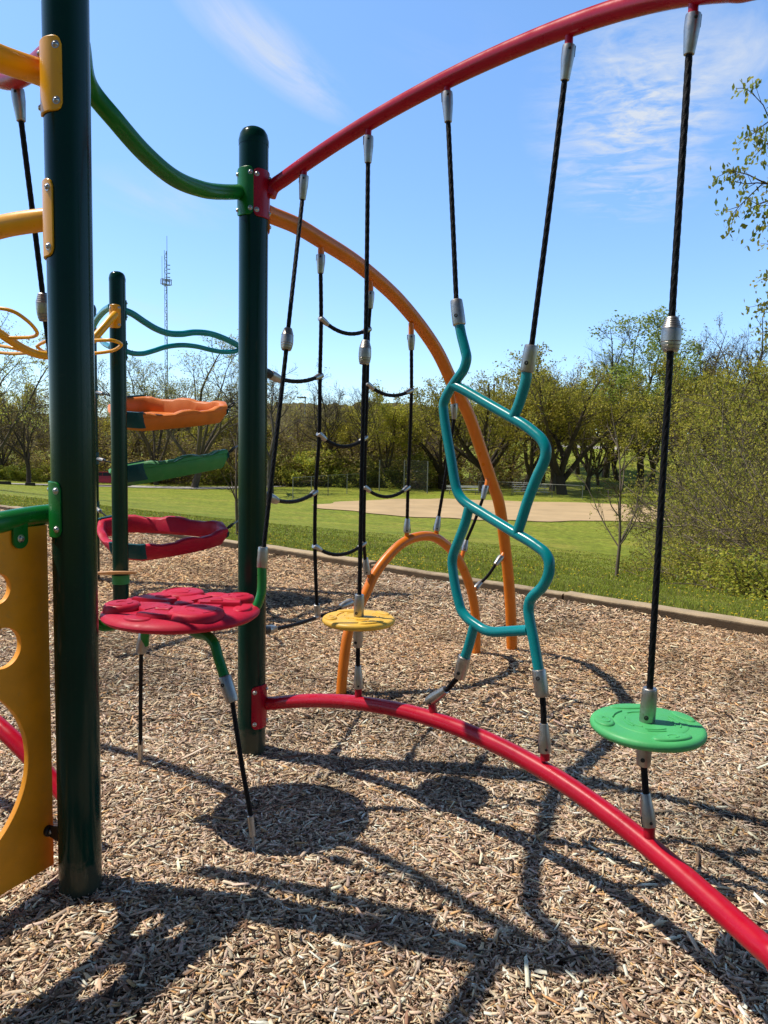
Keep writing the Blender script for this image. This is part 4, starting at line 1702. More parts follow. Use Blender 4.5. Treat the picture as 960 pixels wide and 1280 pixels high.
# ------------------------------------------------------------------ grass blades and dandelions on the near lawn
def grass():
    Vs, Cs = [], []

    def add(n, s0, s1, h0, h1, w):
        pts = np.zeros((0, 2))
        while len(pts) < n:
            y = RNG.uniform(4.2, 30, n * 3)
            x = RNG.uniform(-0.6, 0.6, n * 3) * y
            s = sdist(x, y)
            keep = (s > s0) & (s < s1)
            keep &= RNG.uniform(0, 1, n * 3) < np.clip(9.0 / y, 0, 1) ** 1.0
            pts = np.concatenate([pts, np.stack([x, y], 1)[keep]])
        p = pts[:n]
        z = terr(p[:, 0], p[:, 1])
        h = RNG.uniform(h0, h1, n)
        clump = 0.7 + 0.5 * np.sin(p[:, 0] * 2.3 + np.sin(p[:, 1] * 1.9)) * np.sin(p[:, 1] * 2.7 + 1)
        h = h * np.clip(clump, 0.45, 1.3)
        ww = w * RNG.uniform(0.7, 1.4, n) * (0.6 + p[:, 1] / 14)
        a = RNG.uniform(0, np.pi * 2, n)
        lean = RNG.normal(0, 0.35, (n, 2))
        b = np.stack([p[:, 0], p[:, 1], z - 0.005], 1)
        d = np.stack([np.cos(a), np.sin(a), np.zeros(n)], 1)
        tip = b + np.concatenate([lean * h[:, None], h[:, None]], 1)
        V = np.stack([b - d * ww[:, None], b + d * ww[:, None], tip], 1)
        Vs.append(V.reshape(-1, 3))
        c = np.array([0.29, 0.33, 0.042]) * RNG.uniform(0.55, 1.5, (n, 1)) * RNG.uniform(0.9, 1.1, (n, 3))
        dry = RNG.uniform(0, 1, n) < 0.17
        c[dry] = np.array([0.24, 0.20, 0.09]) * RNG.uniform(0.7, 1.2, (dry.sum(), 1))
        Cs.append(np.repeat(np.concatenate([c, np.ones((n, 1))], 1), 3, 0))

    add(80000, 0.12, 4.0, 0.025, 0.06, 0.0042)
    add(60000, 4.0, 22.0, 0.03, 0.07, 0.007)
    add(4000, 0.11, 0.24, 0.03, 0.08, 0.004)
    V = np.concatenate(Vs)
    n = len(V) // 3
    me = raw_mesh('grass_blades', V, np.arange(3 * n), np.full(n, 3), M['grass'], np.concatenate(Cs))
    o = bpy.data.objects.new('grass_blades', me)
    COL.objects.link(o)
    o['kind'] = 'stuff'
    o['label'] = 'short spring grass growing beyond the kerb'
    # dandelions
    n = 1700
    pts = np.zeros((0, 2))
    while len(pts) < n:
        y = RNG.uniform(4.5, 26, n * 3)
        x = RNG.uniform(-0.6, 0.6, n * 3) * y
        s = sdist(x, y)
        dens = np.clip(0.5 + 0.6 * np.sin(x * 1.1 + 2) * np.sin(y * 0.8 + x * 0.4), 0.05, 1) * np.exp(-np.maximum(s - 0.5, 0) / 4.5)
        keep = (s > 0.2) & (RNG.uniform(0, 1, n * 3) < dens)
        pts = np.concatenate([pts, np.stack([x, y], 1)[keep]])
    p = pts[:n]
    z = terr(p[:, 0], p[:, 1]) + RNG.uniform(0.03, 0.085, n)
    k = 7
    an = np.linspace(0, 2 * np.pi, k, endpoint=False)
    r = RNG.uniform(0.006, 0.013, n)
    rim = np.stack([p[:, 0, None] + r[:, None] * np.cos(an), p[:, 1, None] + r[:, None] * np.sin(an), np.repeat(z[:, None], k, 1)], -1)
    cen = np.stack([p[:, 0], p[:, 1], z + r * 0.6], 1)[:, None]
    V = np.concatenate([rim, cen], 1)
    f = np.array([(i, (i + 1) % k, k) for i in range(k)])[None] + (np.arange(n) * (k + 1))[:, None, None]
    c = np.repeat((np.array([0.72, 0.52, 0.02]) * RNG.uniform(0.7, 1.15, (n, 1))), k + 1, 0)
    c = np.concatenate([c, np.ones((len(c), 1))], 1)
    me = raw_mesh('dandelion_flowers', V.reshape(-1, 3), f.ravel(), np.full(n * k, 3), M['grass'], c)
    o = bpy.data.objects.new('dandelion_flowers', me)
    COL.objects.link(o)
    o['kind'] = 'stuff'
    o['label'] = 'yellow dandelion heads scattered through the grass near the kerb'


grass()


# ------------------------------------------------------------------ trees
class Grower:
    def __init__(self, seed):
        self.r = random.Random(seed)
        self.n = np.random.default_rng(seed)
        self.lines = []      # (points, radii, level)
        self.tips = []

    def vec(self, s):
        return np.array([self.r.gauss(0, s), self.r.gauss(0, s), self.r.gauss(0, s)])

    def limb(self, p, d, L, r0, r1, level, seg=5, wob=0.12, trop=0.06):
        pts, rad = [np.array(p)], [r0]
        d = np.array(d, float)
        d /= np.linalg.norm(d)
        for i in range(seg):
            d = d + self.vec(wob) + np.array([0, 0, trop])
            d /= np.linalg.norm(d)
            pts.append(pts[-1] + d * L / seg)
            t = (i + 1) / seg
            rad.append(r0 * (1 - t) + r1 * t)
        self.lines.append((pts, rad, level))
        return pts, rad, d

    def side(self, d, ang):
        """a direction leaving d at about `ang`"""
        u = self.vec(1.0)
        u -= d * np.dot(u, d)
        u /= np.linalg.norm(u)
        return d * math.cos(ang) + u * math.sin(ang)


def at(pts, t):
    f = t * (len(pts) - 1)
    i = min(int(f), len(pts) - 2)
    return pts[i] + (pts[i + 1] - pts[i]) * (f - i), (pts[i + 1] - pts[i]) / max(np.linalg.norm(pts[i + 1] - pts[i]), 1e-6)


def tubes(lines, sides):
    V, F = [], []
    base = 0
    for pts, rad, lv in lines:
        n = sides[min(lv, len(sides) - 1)]
        fr = frames(pts)
        an = [2 * math.pi * k / n for k in range(n)]
        for (p, t, u, w), r in zip(fr, rad):
            for a in an:
                V.append(p + r * (math.cos(a) * u + math.sin(a) * w))
        for i in range(len(pts) - 1):
            for k in range(n):
                F.append((base + i * n + k, base + i * n + (k + 1) % n, base + (i + 1) * n + (k + 1) % n, base + (i + 1) * n + k))
        base += len(pts) * n
    return np.array(V), np.array(F)


def leaf_quads(tips, per, size, spread, cols, rng, flat=0.0):
    tips = np.array(tips)
    n = len(tips) * per
    c = np.repeat(tips, per, 0) + rng.normal(0, spread, (n, 3))
    s = size * rng.uniform(0.6, 1.35, n)
    a = rng.normal(0, 1, (n, 3))
    a /= np.linalg.norm(a, axis=1)[:, None]
    b = rng.normal(0, 1, (n, 3))
    b = np.cross(a, b)
    b /= np.linalg.norm(b, axis=1)[:, None]
    V = np.stack([c - a * s[:, None] * 0.6, c + b * s[:, None] * 0.34, c + a * s[:, None] * 0.6, c - b * s[:, None] * 0.34], 1)
    cols = np.array(cols)
    k = rng.integers(0, len(cols), n)
    clump = np.repeat(rng.uniform(0.65, 1.3, len(tips)), per)
    col = cols[k] * rng.uniform(0.8, 1.2, (n, 1)) * clump[:, None]
    return V.reshape(-1, 4, 3), col


def build_tree(name, g, trunk_levels, bark, twig, leaves, sides=(9, 6, 4, 3, 3), crown_name='crown'):
    """returns the Empty with its trunk and crown, standing at the origin"""
    e = bpy.data.objects.new(name, None)
    e.empty_display_size = 0.3
    COL.objects.link(e)
    rng = g.n
    tl = [l for l in g.lines if l[2] < trunk_levels]
    cl = [l for l in g.lines if l[2] >= trunk_levels]

    def mk(nm, lines, col, mat, lv=None):
        V, F, C = np.zeros((0, 3)), np.zeros(0, int), np.zeros((0, 4))
        LC = np.zeros(0, int)
        if lines:
            V, F4 = tubes(lines, sides)
            F = F4.ravel()
            LC = np.full(len(F4), 4)
            cc = np.array(col) * rng.uniform(0.8, 1.2, (len(V), 1))
            C = np.concatenate([cc, np.ones((len(V), 1))], 1)
        if lv is not None and len(lv[0]):
            LV, Lc = lv
            b = len(V)
            n = len(LV)
            V = np.concatenate([V, LV.reshape(-1, 3)])
            F = np.concatenate([F, np.arange(4 * n) + b])
            LC = np.concatenate([LC, np.full(n, 4)])
            C = np.concatenate([C, np.repeat(np.concatenate([Lc, np.ones((n, 1))], 1), 4, 0)])
        me = raw_mesh(nm, V, F, LC, mat, C, smooth=False)
        o = bpy.data.objects.new(nm, me)
        COL.objects.link(o)
        o.parent = e

    mk('trunk', tl, bark, M['bark'])
    mk(crown_name, cl, twig, M['leaf'], leaves)
    return e


OLIVE = [(0.43, 0.41, 0.05), (0.50, 0.46, 0.062), (0.35, 0.355, 0.045), (0.52, 0.475, 0.085)]
DARKOLIVE = [(0.26, 0.255, 0.04), (0.33, 0.315, 0.05), (0.21, 0.215, 0.036)]
PALE = [(0.40, 0.41, 0.16), (0.33, 0.36, 0.12), (0.45, 0.43, 0.20)]
BRIGHT = [(0.33, 0.40, 0.07), (0.39, 0.45, 0.09), (0.25, 0.33, 0.055)]
BROWNL = [(0.29, 0.235, 0.095), (0.35, 0.29, 0.10), (0.24, 0.20, 0.065)]
BARK = (0.11, 0.09, 0.072)
DARKBARK = (0.055, 0.044, 0.036)
TWIG = (0.34, 0.28, 0.22)


def vase_tree(seed, H=12.0, r=0.28, fork=0.16, nlimb=5, spread=0.55, nb=9, nt=7, ntw=3, leaf=(5, 0.22, 0.30), cols=OLIVE, bark=BARK, twig=TWIG, droop=0.02, name='tree', lean=0.05):
    g = Grower(seed)
    tp, tr, td = g.limb((0, 0, -0.3), (g.r.gauss(0, lean), g.r.gauss(0, lean), 1), H * fork + 0.3, r * 1.15, r * 0.85, 0, 5, 0.06, 0.05)
    tips = []
    for i in range(nlimb):
        az = 2 * math.pi * (i + g.r.uniform(-0.3, 0.3)) / nlimb
        inc = spread * g.r.uniform(0.35, 1.25)
        d = np.array([math.cos(az) * math.sin(inc), math.sin(az) * math.sin(inc), math.cos(inc)])
        L = H * (1 - fork) * g.r.uniform(0.75, 1.02) / max(math.cos(inc * 0.75), 0.5)
        p0 = tp[-1] if i < 3 else at(tp, g.r.uniform(0.6, 0.95))[0]
        lp, lr, ld = g.limb(p0, d, L, r * g.r.uniform(0.5, 0.72), 0.02, 1, 8, 0.13, 0.05)
        for j in range(nb):
            t = g.r.uniform(0.22, 0.97)
            q, dd = at(lp, t)
            bl = L * (0.12 + 0.34 * (1 - t)) * g.r.uniform(0.7, 1.25)
            br = max(0.018, r * 0.26 * (1 - t * 0.75))
            bp, _, _ = g.limb(q, g.side(dd, g.r.uniform(0.5, 1.05)), bl, br, 0.012, 2, 5, 0.16, 0.05)
            for k in range(nt):
                q2, d2 = at(bp, g.r.uniform(0.25, 1.0))
                wl = bl * 0.42 * g.r.uniform(0.5, 1.2) + 0.25
                wp, _, _ = g.limb(q2, g.side(d2, g.r.uniform(0.35, 0.95)), wl, 0.014, 0.006, 3, 3, 0.16, droop)
                for m in range(ntw):
                    q3, d3 = at(wp, g.r.uniform(0.3, 1.0))
                    sp_, _, _ = g.limb(q3, g.side(d3, g.r.uniform(0.3, 0.9)), wl * 0.45 * g.r.uniform(0.6, 1.2), 0.008, 0.004, 4, 2, 0.15, droop)
                    tips.append(sp_[-1])
                tips.append(wp[-1])
    lv = None
    if leaf:
        lv = leaf_quads(tips, leaf[0], leaf[1], leaf[2], cols, g.n)
    return build_tree(name, g, 2, bark, twig, lv)


def thicket(seed, H=3.6, nstem=16, spread=0.75, leaf=(5, 0.055, 0.06), cols=OLIVE, bark=(0.20, 0.16, 0.12), twig=(0.25, 0.20, 0.145), nb=8, nt=5, arch=-0.05, name='shrub', base_r=0.45, stem_r=0.022):
    g = Grower(seed)
    tips = []
    for i in range(nstem):
        az = g.r.uniform(0, 2 * math.pi)
        inc = spread * g.r.uniform(0.1, 1.25)
        d = np.array([math.cos(az) * math.sin(inc), math.sin(az) * math.sin(inc), math.cos(inc)])
        rr = base_r * g.r.random() ** 0.5
        L = H * g.r.uniform(0.55, 1.1)
        lp, _, _ = g.limb((rr * math.cos(az), rr * math.sin(az), -0.1), d, L, stem_r * g.r.uniform(0.7, 1.5), 0.006, 1, 8, 0.13, arch)
        for j in range(nb):
            t = g.r.uniform(0.12, 0.98)
            q, dd = at(lp, t)
            bl = L * (0.14 + 0.30 * (1 - t)) * g.r.uniform(0.6, 1.3)
            bp, _, _ = g.limb(q, g.side(dd, g.r.uniform(0.4, 1.1)), bl, stem_r * 0.42, 0.004, 2, 4, 0.2, 0.0)
            for k in range(nt):
                q2, d2 = at(bp, g.r.uniform(0.2, 1.0))
                wp, _, _ = g.limb(q2, g.side(d2, g.r.uniform(0.4, 1.0)), bl * 0.4 * g.r.uniform(0.5, 1.2), stem_r * 0.2, 0.0025, 3, 2, 0.2, 0.0)
                tips.append(wp[-1])
                tips.append(wp[1])
    lv = leaf_quads(tips, leaf[0], leaf[1], leaf[2], cols, g.n) if leaf else None
    return build_tree(name, g, 2, bark, twig, lv, sides=(6, 5, 3, 3, 3), crown_name='foliage')


protos = {}
protos['olive'] = vase_tree(21, cols=OLIVE, leaf=(6, 0.19, 0.20), name='olive_leaf_tree')
protos['olive2'] = vase_tree(22, H=11, nlimb=6, spread=0.7, cols=OLIVE, leaf=(6, 0.19, 0.20), name='olive_leaf_tree')
protos['dark'] = vase_tree(23, H=13, r=0.42, fork=0.17, nlimb=6, spread=0.85, nb=11, nt=7, cols=DARKOLIVE + OLIVE[:2], leaf=(5, 0.17, 0.19), bark=DARKBARK, twig=(0.22, 0.18, 0.14), name='dark_tree')
protos['dark2'] = vase_tree(24, H=12, r=0.45, fork=0.14, nlimb=5, spread=0.9, nb=12, nt=8, cols=DARKOLIVE + OLIVE, leaf=(5, 0.17, 0.19), bark=DARKBARK, twig=(0.22, 0.18, 0.14), name='dark_tree')
protos['pale'] = vase_tree(25, H=14, r=0.25, fork=0.15, nlimb=6, spread=0.5, nb=11, nt=7, ntw=3, cols=PALE, leaf=(3, 0.12, 0.14), twig=(0.16, 0.14, 0.12), name='pale_tree')
protos['bare'] = vase_tree(26, H=13, r=0.26, fork=0.2, nlimb=5, spread=0.5, nb=12, nt=9, ntw=3, cols=BROWNL, leaf=(1, 0.10, 0.2), twig=(0.09, 0.075, 0.065), name='bare_tree')
protos['bare2'] = vase_tree(27, H=13, r=0.30, fork=0.25, nlimb=4, spread=0.62, nb=10, nt=8, ntw=3, cols=BROWNL, leaf=None, bark=(0.11, 0.095, 0.085), twig=(0.12, 0.10, 0.09), name='bare_tree')
protos['bright'] = vase_tree(28, H=14, r=0.25, fork=0.2, nlimb=5, spread=0.38, nb=11, nt=8, cols=BRIGHT, leaf=(5, 0.17, 0.18), twig=(0.22, 0.18, 0.14), name='bright_green_tree')
protos['brown'] = vase_tree(29, H=9, r=0.13, fork=0.12, nlimb=7, spread=0.6, nb=10, nt=7, cols=BROWNL + OLIVE[:2], leaf=(2, 0.13, 0.15), twig=(0.36, 0.29, 0.22), name='brown_tree')
protos['shrub_green'] = thicket(31, H=4.2, nstem=20, leaf=(5, 0.17, 0.2), cols=BRIGHT + OLIVE[:2], stem_r=0.03, base_r=1.2)
protos['shrub_brown'] = thicket(32, H=4.5, nstem=24, leaf=(2, 0.13, 0.2), cols=BROWNL + OLIVE[:1], twig=(0.42, 0.33, 0.24), stem_r=0.035, base_r=1.5)
protos['brush_a'] = thicket(33, H=3.6, nstem=20, leaf=(3, 0.05, 0.07), cols=OLIVE, base_r=0.7)
protos['brush_b'] = thicket(34, H=3.0, nstem=22, spread=0.95, leaf=(3, 0.045, 0.07), cols=OLIVE + BROWNL[:1], base_r=0.8, arch=-0.09)
protos['brush_c'] = thicket(35, H=3.8, nstem=18, spread=0.9, leaf=(2, 0.05, 0.08), cols=OLIVE + BROWNL, twig=(0.28, 0.23, 0.17), base_r=0.8)
protos['brush_low'] = thicket(36, H=1.1, nstem=26, spread=0.9, leaf=(4, 0.045, 0.06), cols=OLIVE + BRIGHT[:1], base_r=0.7, stem_r=0.01, nb=5, nt=3)
protos['mid'] = vase_tree(37, H=9, r=0.16, fork=0.1, nlimb=7, spread=0.75, nb=11, nt=7, ntw=3, cols=OLIVE, leaf=(4, 0.10, 0.10), twig=(0.20, 0.16, 0.12), name='olive_leaf_tree')
protos['near'] = vase_tree(38, H=9.5, r=0.17, fork=0.12, nlimb=6, spread=0.55, nb=12, nt=8, ntw=3, cols=OLIVE + BRIGHT + PALE[:1], leaf=(11, 0.095, 0.085), twig=(0.14, 0.115, 0.085), droop=-0.04, name='leafy_tree')
protos['leafy'] = vase_tree(39, H=13, r=0.2, fork=0.12, nlimb=6, spread=0.6, nb=10, nt=7, ntw=3, cols=OLIVE + PALE, leaf=(5, 0.11, 0.12), twig=(0.14, 0.115, 0.09), name='leafy_tree')
used = set()


def plant(kind, px, Y, top=None, H=None, rz=None, label=None, cat='tree', group=None, name=None, sx=1.0):
    g = on_ground(px, 0, Y)
    e = protos[kind]
    zs = {'olive': 12, 'olive2': 11, 'dark': 13, 'dark2': 12, 'pale': 14, 'bare': 13, 'bare2': 13, 'bright': 14, 'brown': 9, 'shrub_green': 4.2, 'shrub_brown': 4.5, 'brush_a': 3.6, 'brush_b': 3.0, 'brush_c': 3.8, 'brush_low': 1.1, 'mid': 9, 'leafy': 13, 'near': 9.5}[kind]
    if top is not None:
        H = P(px, top, Y)[2] - g[2]
    s = (H / zs) if H else 1.0
    rz = random.uniform(0, 6.28) if rz is None else rz
    if kind in used:
        c = copy_thing(e, g, rz, (s * sx, s * sx, s), label, cat, group)
        if name:
            c.name = name
        return c
    used.add(kind)
    e.location = g
    e.rotation_euler = (0, 0, rz)
    e.scale = (s * sx, s * sx, s)
    tag(e, label, cat, group)
    if name:
        e.name = name
    return e


# the tree line, from the left
plant('leafy', -12, 46, 372, label='pale leafed tree at the left edge, its speckled crown behind the yellow loops')
plant('bare', 36, 73, 470, label='bare dark trunked tree at the left edge beside the nearest thick post')
plant('pale', 243, 77, 418, label='tall pale budding tree behind the orange pod, left of the middle post', sx=1.25)
plant('pale', 196, 80, 440, label='smaller pale budding tree just right of the far left post')
plant('bare2', 338, 70, 448, label='bare crooked dark tree showing just right of the middle post')
plant('bare', 410, 86, 460, label='tall slim bare tree standing between the first two net ropes')
plant('dark', 603, 80, 462, label='broad dark olive tree with a forked trunk behind the orange arch leg', sx=1.1)
plant('dark2', 553, 84, 478, label='dark olive tree behind the left side of the teal climber')
plant('olive2', 655, 82, 456, label='yellowish olive tree behind the right side of the teal climber')
plant('dark2', 703, 78, 446, label='forked dark trunked tree between the teal climber and the nearest rope', cat='tree')
plant('bare2', 757, 98, 408, label='tall bare tree reaching above the others between the teal climber and the nearest rope')
plant('bright', 800, 92, 402, label='tall light green tree directly left of the nearest rope\'s barrel clamp', sx=1.25)
plant('bright', 842, 112, 428, label='light green tree partly behind the nearest rope')
plant('bare', 884, 92, 388, label='tall thinly leafed tree right of the nearest rope, above the thicket')
plant('bare2', 925, 98, 395, label='bare topped tree near the right edge above the thicket')
plant('olive2', 735, 86, 486, label='olive leafed tree behind the lone bare sapling on the lawn')
plant('bare2', 455, 80, 476, label='thin bare tree between the second and third net ropes')
plant('bare', 690, 84, 440, label='tall bare branched tree just right of the teal climber\'s top')
plant('olive', 482, 84, 490, label='olive leafed tree behind the backstop, between the second and third net ropes')
plant('olive', 520, 88, 500, label='olive leafed tree just right of the third net rope')
plant('olive2', 440, 90, 500, label='low olive leafed tree left of the nearest barrel clamped net rope')
tg = 'tree line behind the ball field'
LB = {'olive': 'olive leafed tree in the crowded tree line behind the ball field', 'olive2': 'olive leafed tree in the crowded tree line behind the ball field',
      'brown': 'thin brown budding tree in the crowded tree line behind the ball field', 'dark': 'dark olive tree in the crowded tree line behind the ball field', 'dark2': 'dark olive tree in the crowded tree line behind the ball field',
      'bare': 'bare tree in the crowded tree line behind the ball field', 'bare2': 'bare tree in the crowded tree line behind the ball field', 'pale': 'pale budding tree in the crowded tree line behind the ball field', 'bright': 'bright green tree in the crowded tree line behind the ball field'}
GR = {'olive': 'olive trees of the tree line', 'olive2': 'olive trees of the tree line', 'brown': 'brown budding trees of the tree line', 'dark': 'dark olive trees of the tree line', 'dark2': 'dark olive trees of the tree line', 'bare': 'bare trees of the tree line', 'bare2': 'bare trees of the tree line', 'pale': 'pale trees of the tree line', 'bright': 'bright trees of the tree line'}
row2 = [(-40, 86, 490, 'brown'), (5, 84, 478, 'brown'), (28, 92, 470, 'olive'), (62, 88, 500, 'brown'), (95, 90, 490, 'brown'), (130, 88, 495, 'brown'), (158, 86, 500, 'olive'), (176, 94, 470, 'brown'), (218, 96, 480, 'brown'), (262, 94, 490, 'brown'), (285, 88, 500, 'olive2'), (312, 90, 492, 'brown'),
        (362, 92, 505, 'brown'), (388, 96, 500, 'brown'), (425, 98, 505, 'brown'), (458, 96, 505, 'brown'), (500, 97, 505, 'olive'), (538, 98, 500, 'brown'), (575, 96, 485, 'olive'), (625, 98, 478, 'brown'), (640, 92, 485, 'olive2'), (678, 94, 470, 'olive'), (690, 104, 455, 'brown'), (722, 100, 465, 'olive'), (748, 92, 470, 'brown'), (772, 96, 470, 'olive2'), (815, 94, 462, 'olive'), (850, 88, 470, 'olive2'), (900, 84, 450, 'olive'), (950, 88, 450, 'olive2'), (1000, 84, 430, 'brown')]
for (px, Y, top, k) in row2:
    plant(k, px, Y, top, label=LB[k], group=GR[k])
sg = 'green undergrowth along the far edge of the field'
for (px, Y, top) in ((352, 84, 578), (378, 86, 560), (430, 85, 570), (470, 86, 580), (508, 85, 566), (548, 86, 580), (-10, 82, 580), (20, 82, 582), (52, 82, 576), (88, 84, 578), (270, 84, 576), (322, 86, 580)):
    plant('shrub_green', px, Y, top, label='bright green bush in the undergrowth below the far tree line', cat='shrub', group=sg, name='green_shrub', sx=1.35)
for (px, Y, top) in ((-30, 88, 540), (15, 90, 545), (55, 88, 545), (95, 88, 540), (120, 86, 545), (150, 86, 545), (172, 88, 535), (200, 86, 540), (225, 88, 545), (255, 88, 540), (282, 86, 545), (310, 88, 540), (345, 90, 540), (385, 92, 535), (420, 90, 540), (455, 92, 540), (490, 92, 540), (525, 92, 538), (585, 92, 545), (615, 92, 548)):
    plant('shrub_brown', px, Y, top, label='leafless brown brush in the undergrowth below the far tree line', cat='shrub', group='brown undergrowth below the tree line', name='brown_shrub', sx=1.5)
# the thicket at the right
bg = 'twiggy bushes of the thicket at the right edge'
bl = 'twiggy olive bush in the dense thicket at the right edge'
for i, (px, Y, top, k) in enumerate(((940, 15.5, 585, 'brush_a'), (985, 14.0, 540, 'brush_c'), (1030, 13.0, 490, 'brush_a'), (1075, 12.4, 460, 'brush_c'), (930, 19, 545, 'brush_b'), (975, 18, 505, 'brush_a'), (1025, 16, 480, 'brush_b'), (905, 22, 580, 'brush_c'), (945, 23, 525, 'brush_a'), (995, 21, 470, 'brush_c'), (1080, 15, 450, 'brush_a'), (915, 28, 530, 'brush_b'), (960, 27, 490, 'brush_a'), (1010, 26, 460, 'brush_b'), (885, 36, 550, 'brush_b'))):
    plant(k, px, Y, top, label=bl, cat='shrub', group=bg, name='twiggy_shrub', sx=0.82)
for (px, Y) in ((872, 14.2), (896, 13.0), (925, 12.2), (950, 11.4), (980, 10.8), (862, 16.5), (885, 13.6), (1010, 10.4), (910, 12.8), (960, 11.2)):
    plant('brush_low', px, Y, H=random.uniform(0.7, 1.15), label='low weedy bush at the foot of the thicket at the right edge', cat='shrub', group='low weeds at the foot of the thicket', name='low_shrub', sx=1.2)
plant('mid', 898, 46, 452, label='rounded olive tree rising behind the thicket, just right of the nearest rope')
plant('mid', 915, 36, 425, label='spreading olive tree above the thicket near the right edge')
plant('mid', 965, 31, 405, label='olive tree above the thicket, right at the right edge of the photo')
_c = [c_ for c_ in protos['near'].children if c_.name.startswith('crown')][0].data
_v = np.zeros(len(_c.vertices) * 3, np.float32)
_c.vertices.foreach_get('co', _v)
_v = _v.reshape(-1, 3)
_best = max(np.linspace(0, 2 * math.pi, 48), key=lambda a_: float((_v[:, 0] * math.cos(a_) + _v[:, 1] * math.sin(a_)).max()) + 0.6 * float(np.percentile(_v[:, 0] * math.cos(a_) + _v[:, 1] * math.sin(a_), 97)))
plant('near', 1128, 11.0, 250, rz=math.pi - _best + 0.25, label='lower leafy branches reaching in at the right edge, just above the thicket', sx=0.8)
plant('near', 1165, 13.0, 0, rz=math.pi - _best, label='tall fresh leafed tree reaching in from the right edge, high above the thicket', sx=0.66)
for k in protos:
    if k not in used:
        for ch in list(protos[k].children):
            bpy.data.objects.remove(ch)
        bpy.data.objects.remove(protos[k])


# saplings on the near lawn
def sapling(name, label, px, Y, H, seed, fork, nl, lean):
    g = Grower(seed)
    tp, _, td = g.limb((0, 0, -0.1), (lean, 0, 1), H * fork + 0.1, 0.032, 0.026, 0, 4, 0.03, 0.02)
    cp, _, _ = g.limb(tp[-1], (0, 0, 1), H * (1 - fork), 0.024, 0.005, 1, 9, 0.05, 0.04)
    for i in range(nl):
        q, d = at(tp if i < 4 else cp, g.r.uniform(0.85, 1.0) if i < 4 else g.r.uniform(0.05, 0.75))
        az = 2 * math.pi * (i * 0.382 + g.r.uniform(-.08, .08))
        inc = g.r.uniform(0.5, 1.0)
        dd = np.array([math.cos(az) * math.sin(inc), math.sin(az) * math.sin(inc), math.cos(inc)])
        L = H * g.r.uniform(0.25, 0.5) * (1.0 if i < 4 else 0.55)
        lp, _, _ = g.limb(q, dd, L, 0.013, 0.004, 1, 6, 0.10, 0.05)
        for j in range(6):
            q2, d2 = at(lp, g.r.uniform(0.25, 0.98))
            bp, _, _ = g.limb(q2, g.side(d2, g.r.uniform(.4, .9)), L * g.r.uniform(0.12, 0.4), 0.005, 0.002, 2, 4, 0.14, 0.03)
            for k in range(2):
                q3, d3 = at(bp, g.r.uniform(0.3, 0.98))
                g.limb(q3, g.side(d3, .6), L * g.r.uniform(0.06, 0.16), 0.003, 0.0015, 3, 2, 0.14, 0.03)
    e = build_tree(name, g, 2, (0.17, 0.135, 0.10), (0.16, 0.125, 0.095), None, sides=(10, 7, 4, 3), crown_name='crown')
    e.location = on_ground(px, 0, Y)
    tag(e, label, 'tree')


sapling('bare_sapling', 'lone bare young tree standing on the lawn between the teal climber and the nearest rope', 771, 12.2, 2.95, 51, 0.19, 13, 0.0)
sapling('bare_sapling', 'thin bare young tree on the lawn just left of the middle post', 297, 13.5, 2.3, 52, 0.30, 9, -0.03)

# ------------------------------------------------------------------ far hill with woods
def hill():
    xs_ = np.linspace(-260, 200, 231)
    ys_ = np.linspace(165, 300, 46)
    rr = np.random.default_rng(5)

    def fn(x, y):
        h = 17.5 * smooth((y - 165) / 80) * (0.55 + 0.45 * np.exp(-((x + 22) / 45) ** 2) + 0.12 * np.sin(x * 0.045 + 1) + 0.06 * np.sin(x * 0.13))
        return h - 2.5 + rr.normal(0, 0.75, x.shape) * smooth((y - 168) / 20)
    m, nt, out = new_mat('far_woods')
    b = N(nt, 'ShaderNodeBsdfPrincipled')
    c = ramp(nt, noise(nt, 0.45, 6, 0.75), [(0.3, (0.10, 0.09, 0.06)), (0.5, (0.18, 0.16, 0.095)), (0.68, (0.22, 0.225, 0.10))])
    nt.links.new(c, b.inputs['Base Color'])
    b.inputs['Roughness'].default_value = 1.0
    b.inputs['Specular IOR Level'].default_value = 0.0
    nt.links.new(bump(nt, noise(nt, 1.2, 5, 0.8), 1.0, 1.0), b.inputs['Normal'])
    nt.links.new(b.outputs[0], out.inputs[0])
    o = grid_obj('wooded_hill', xs_, ys_, fn, m)


hill()

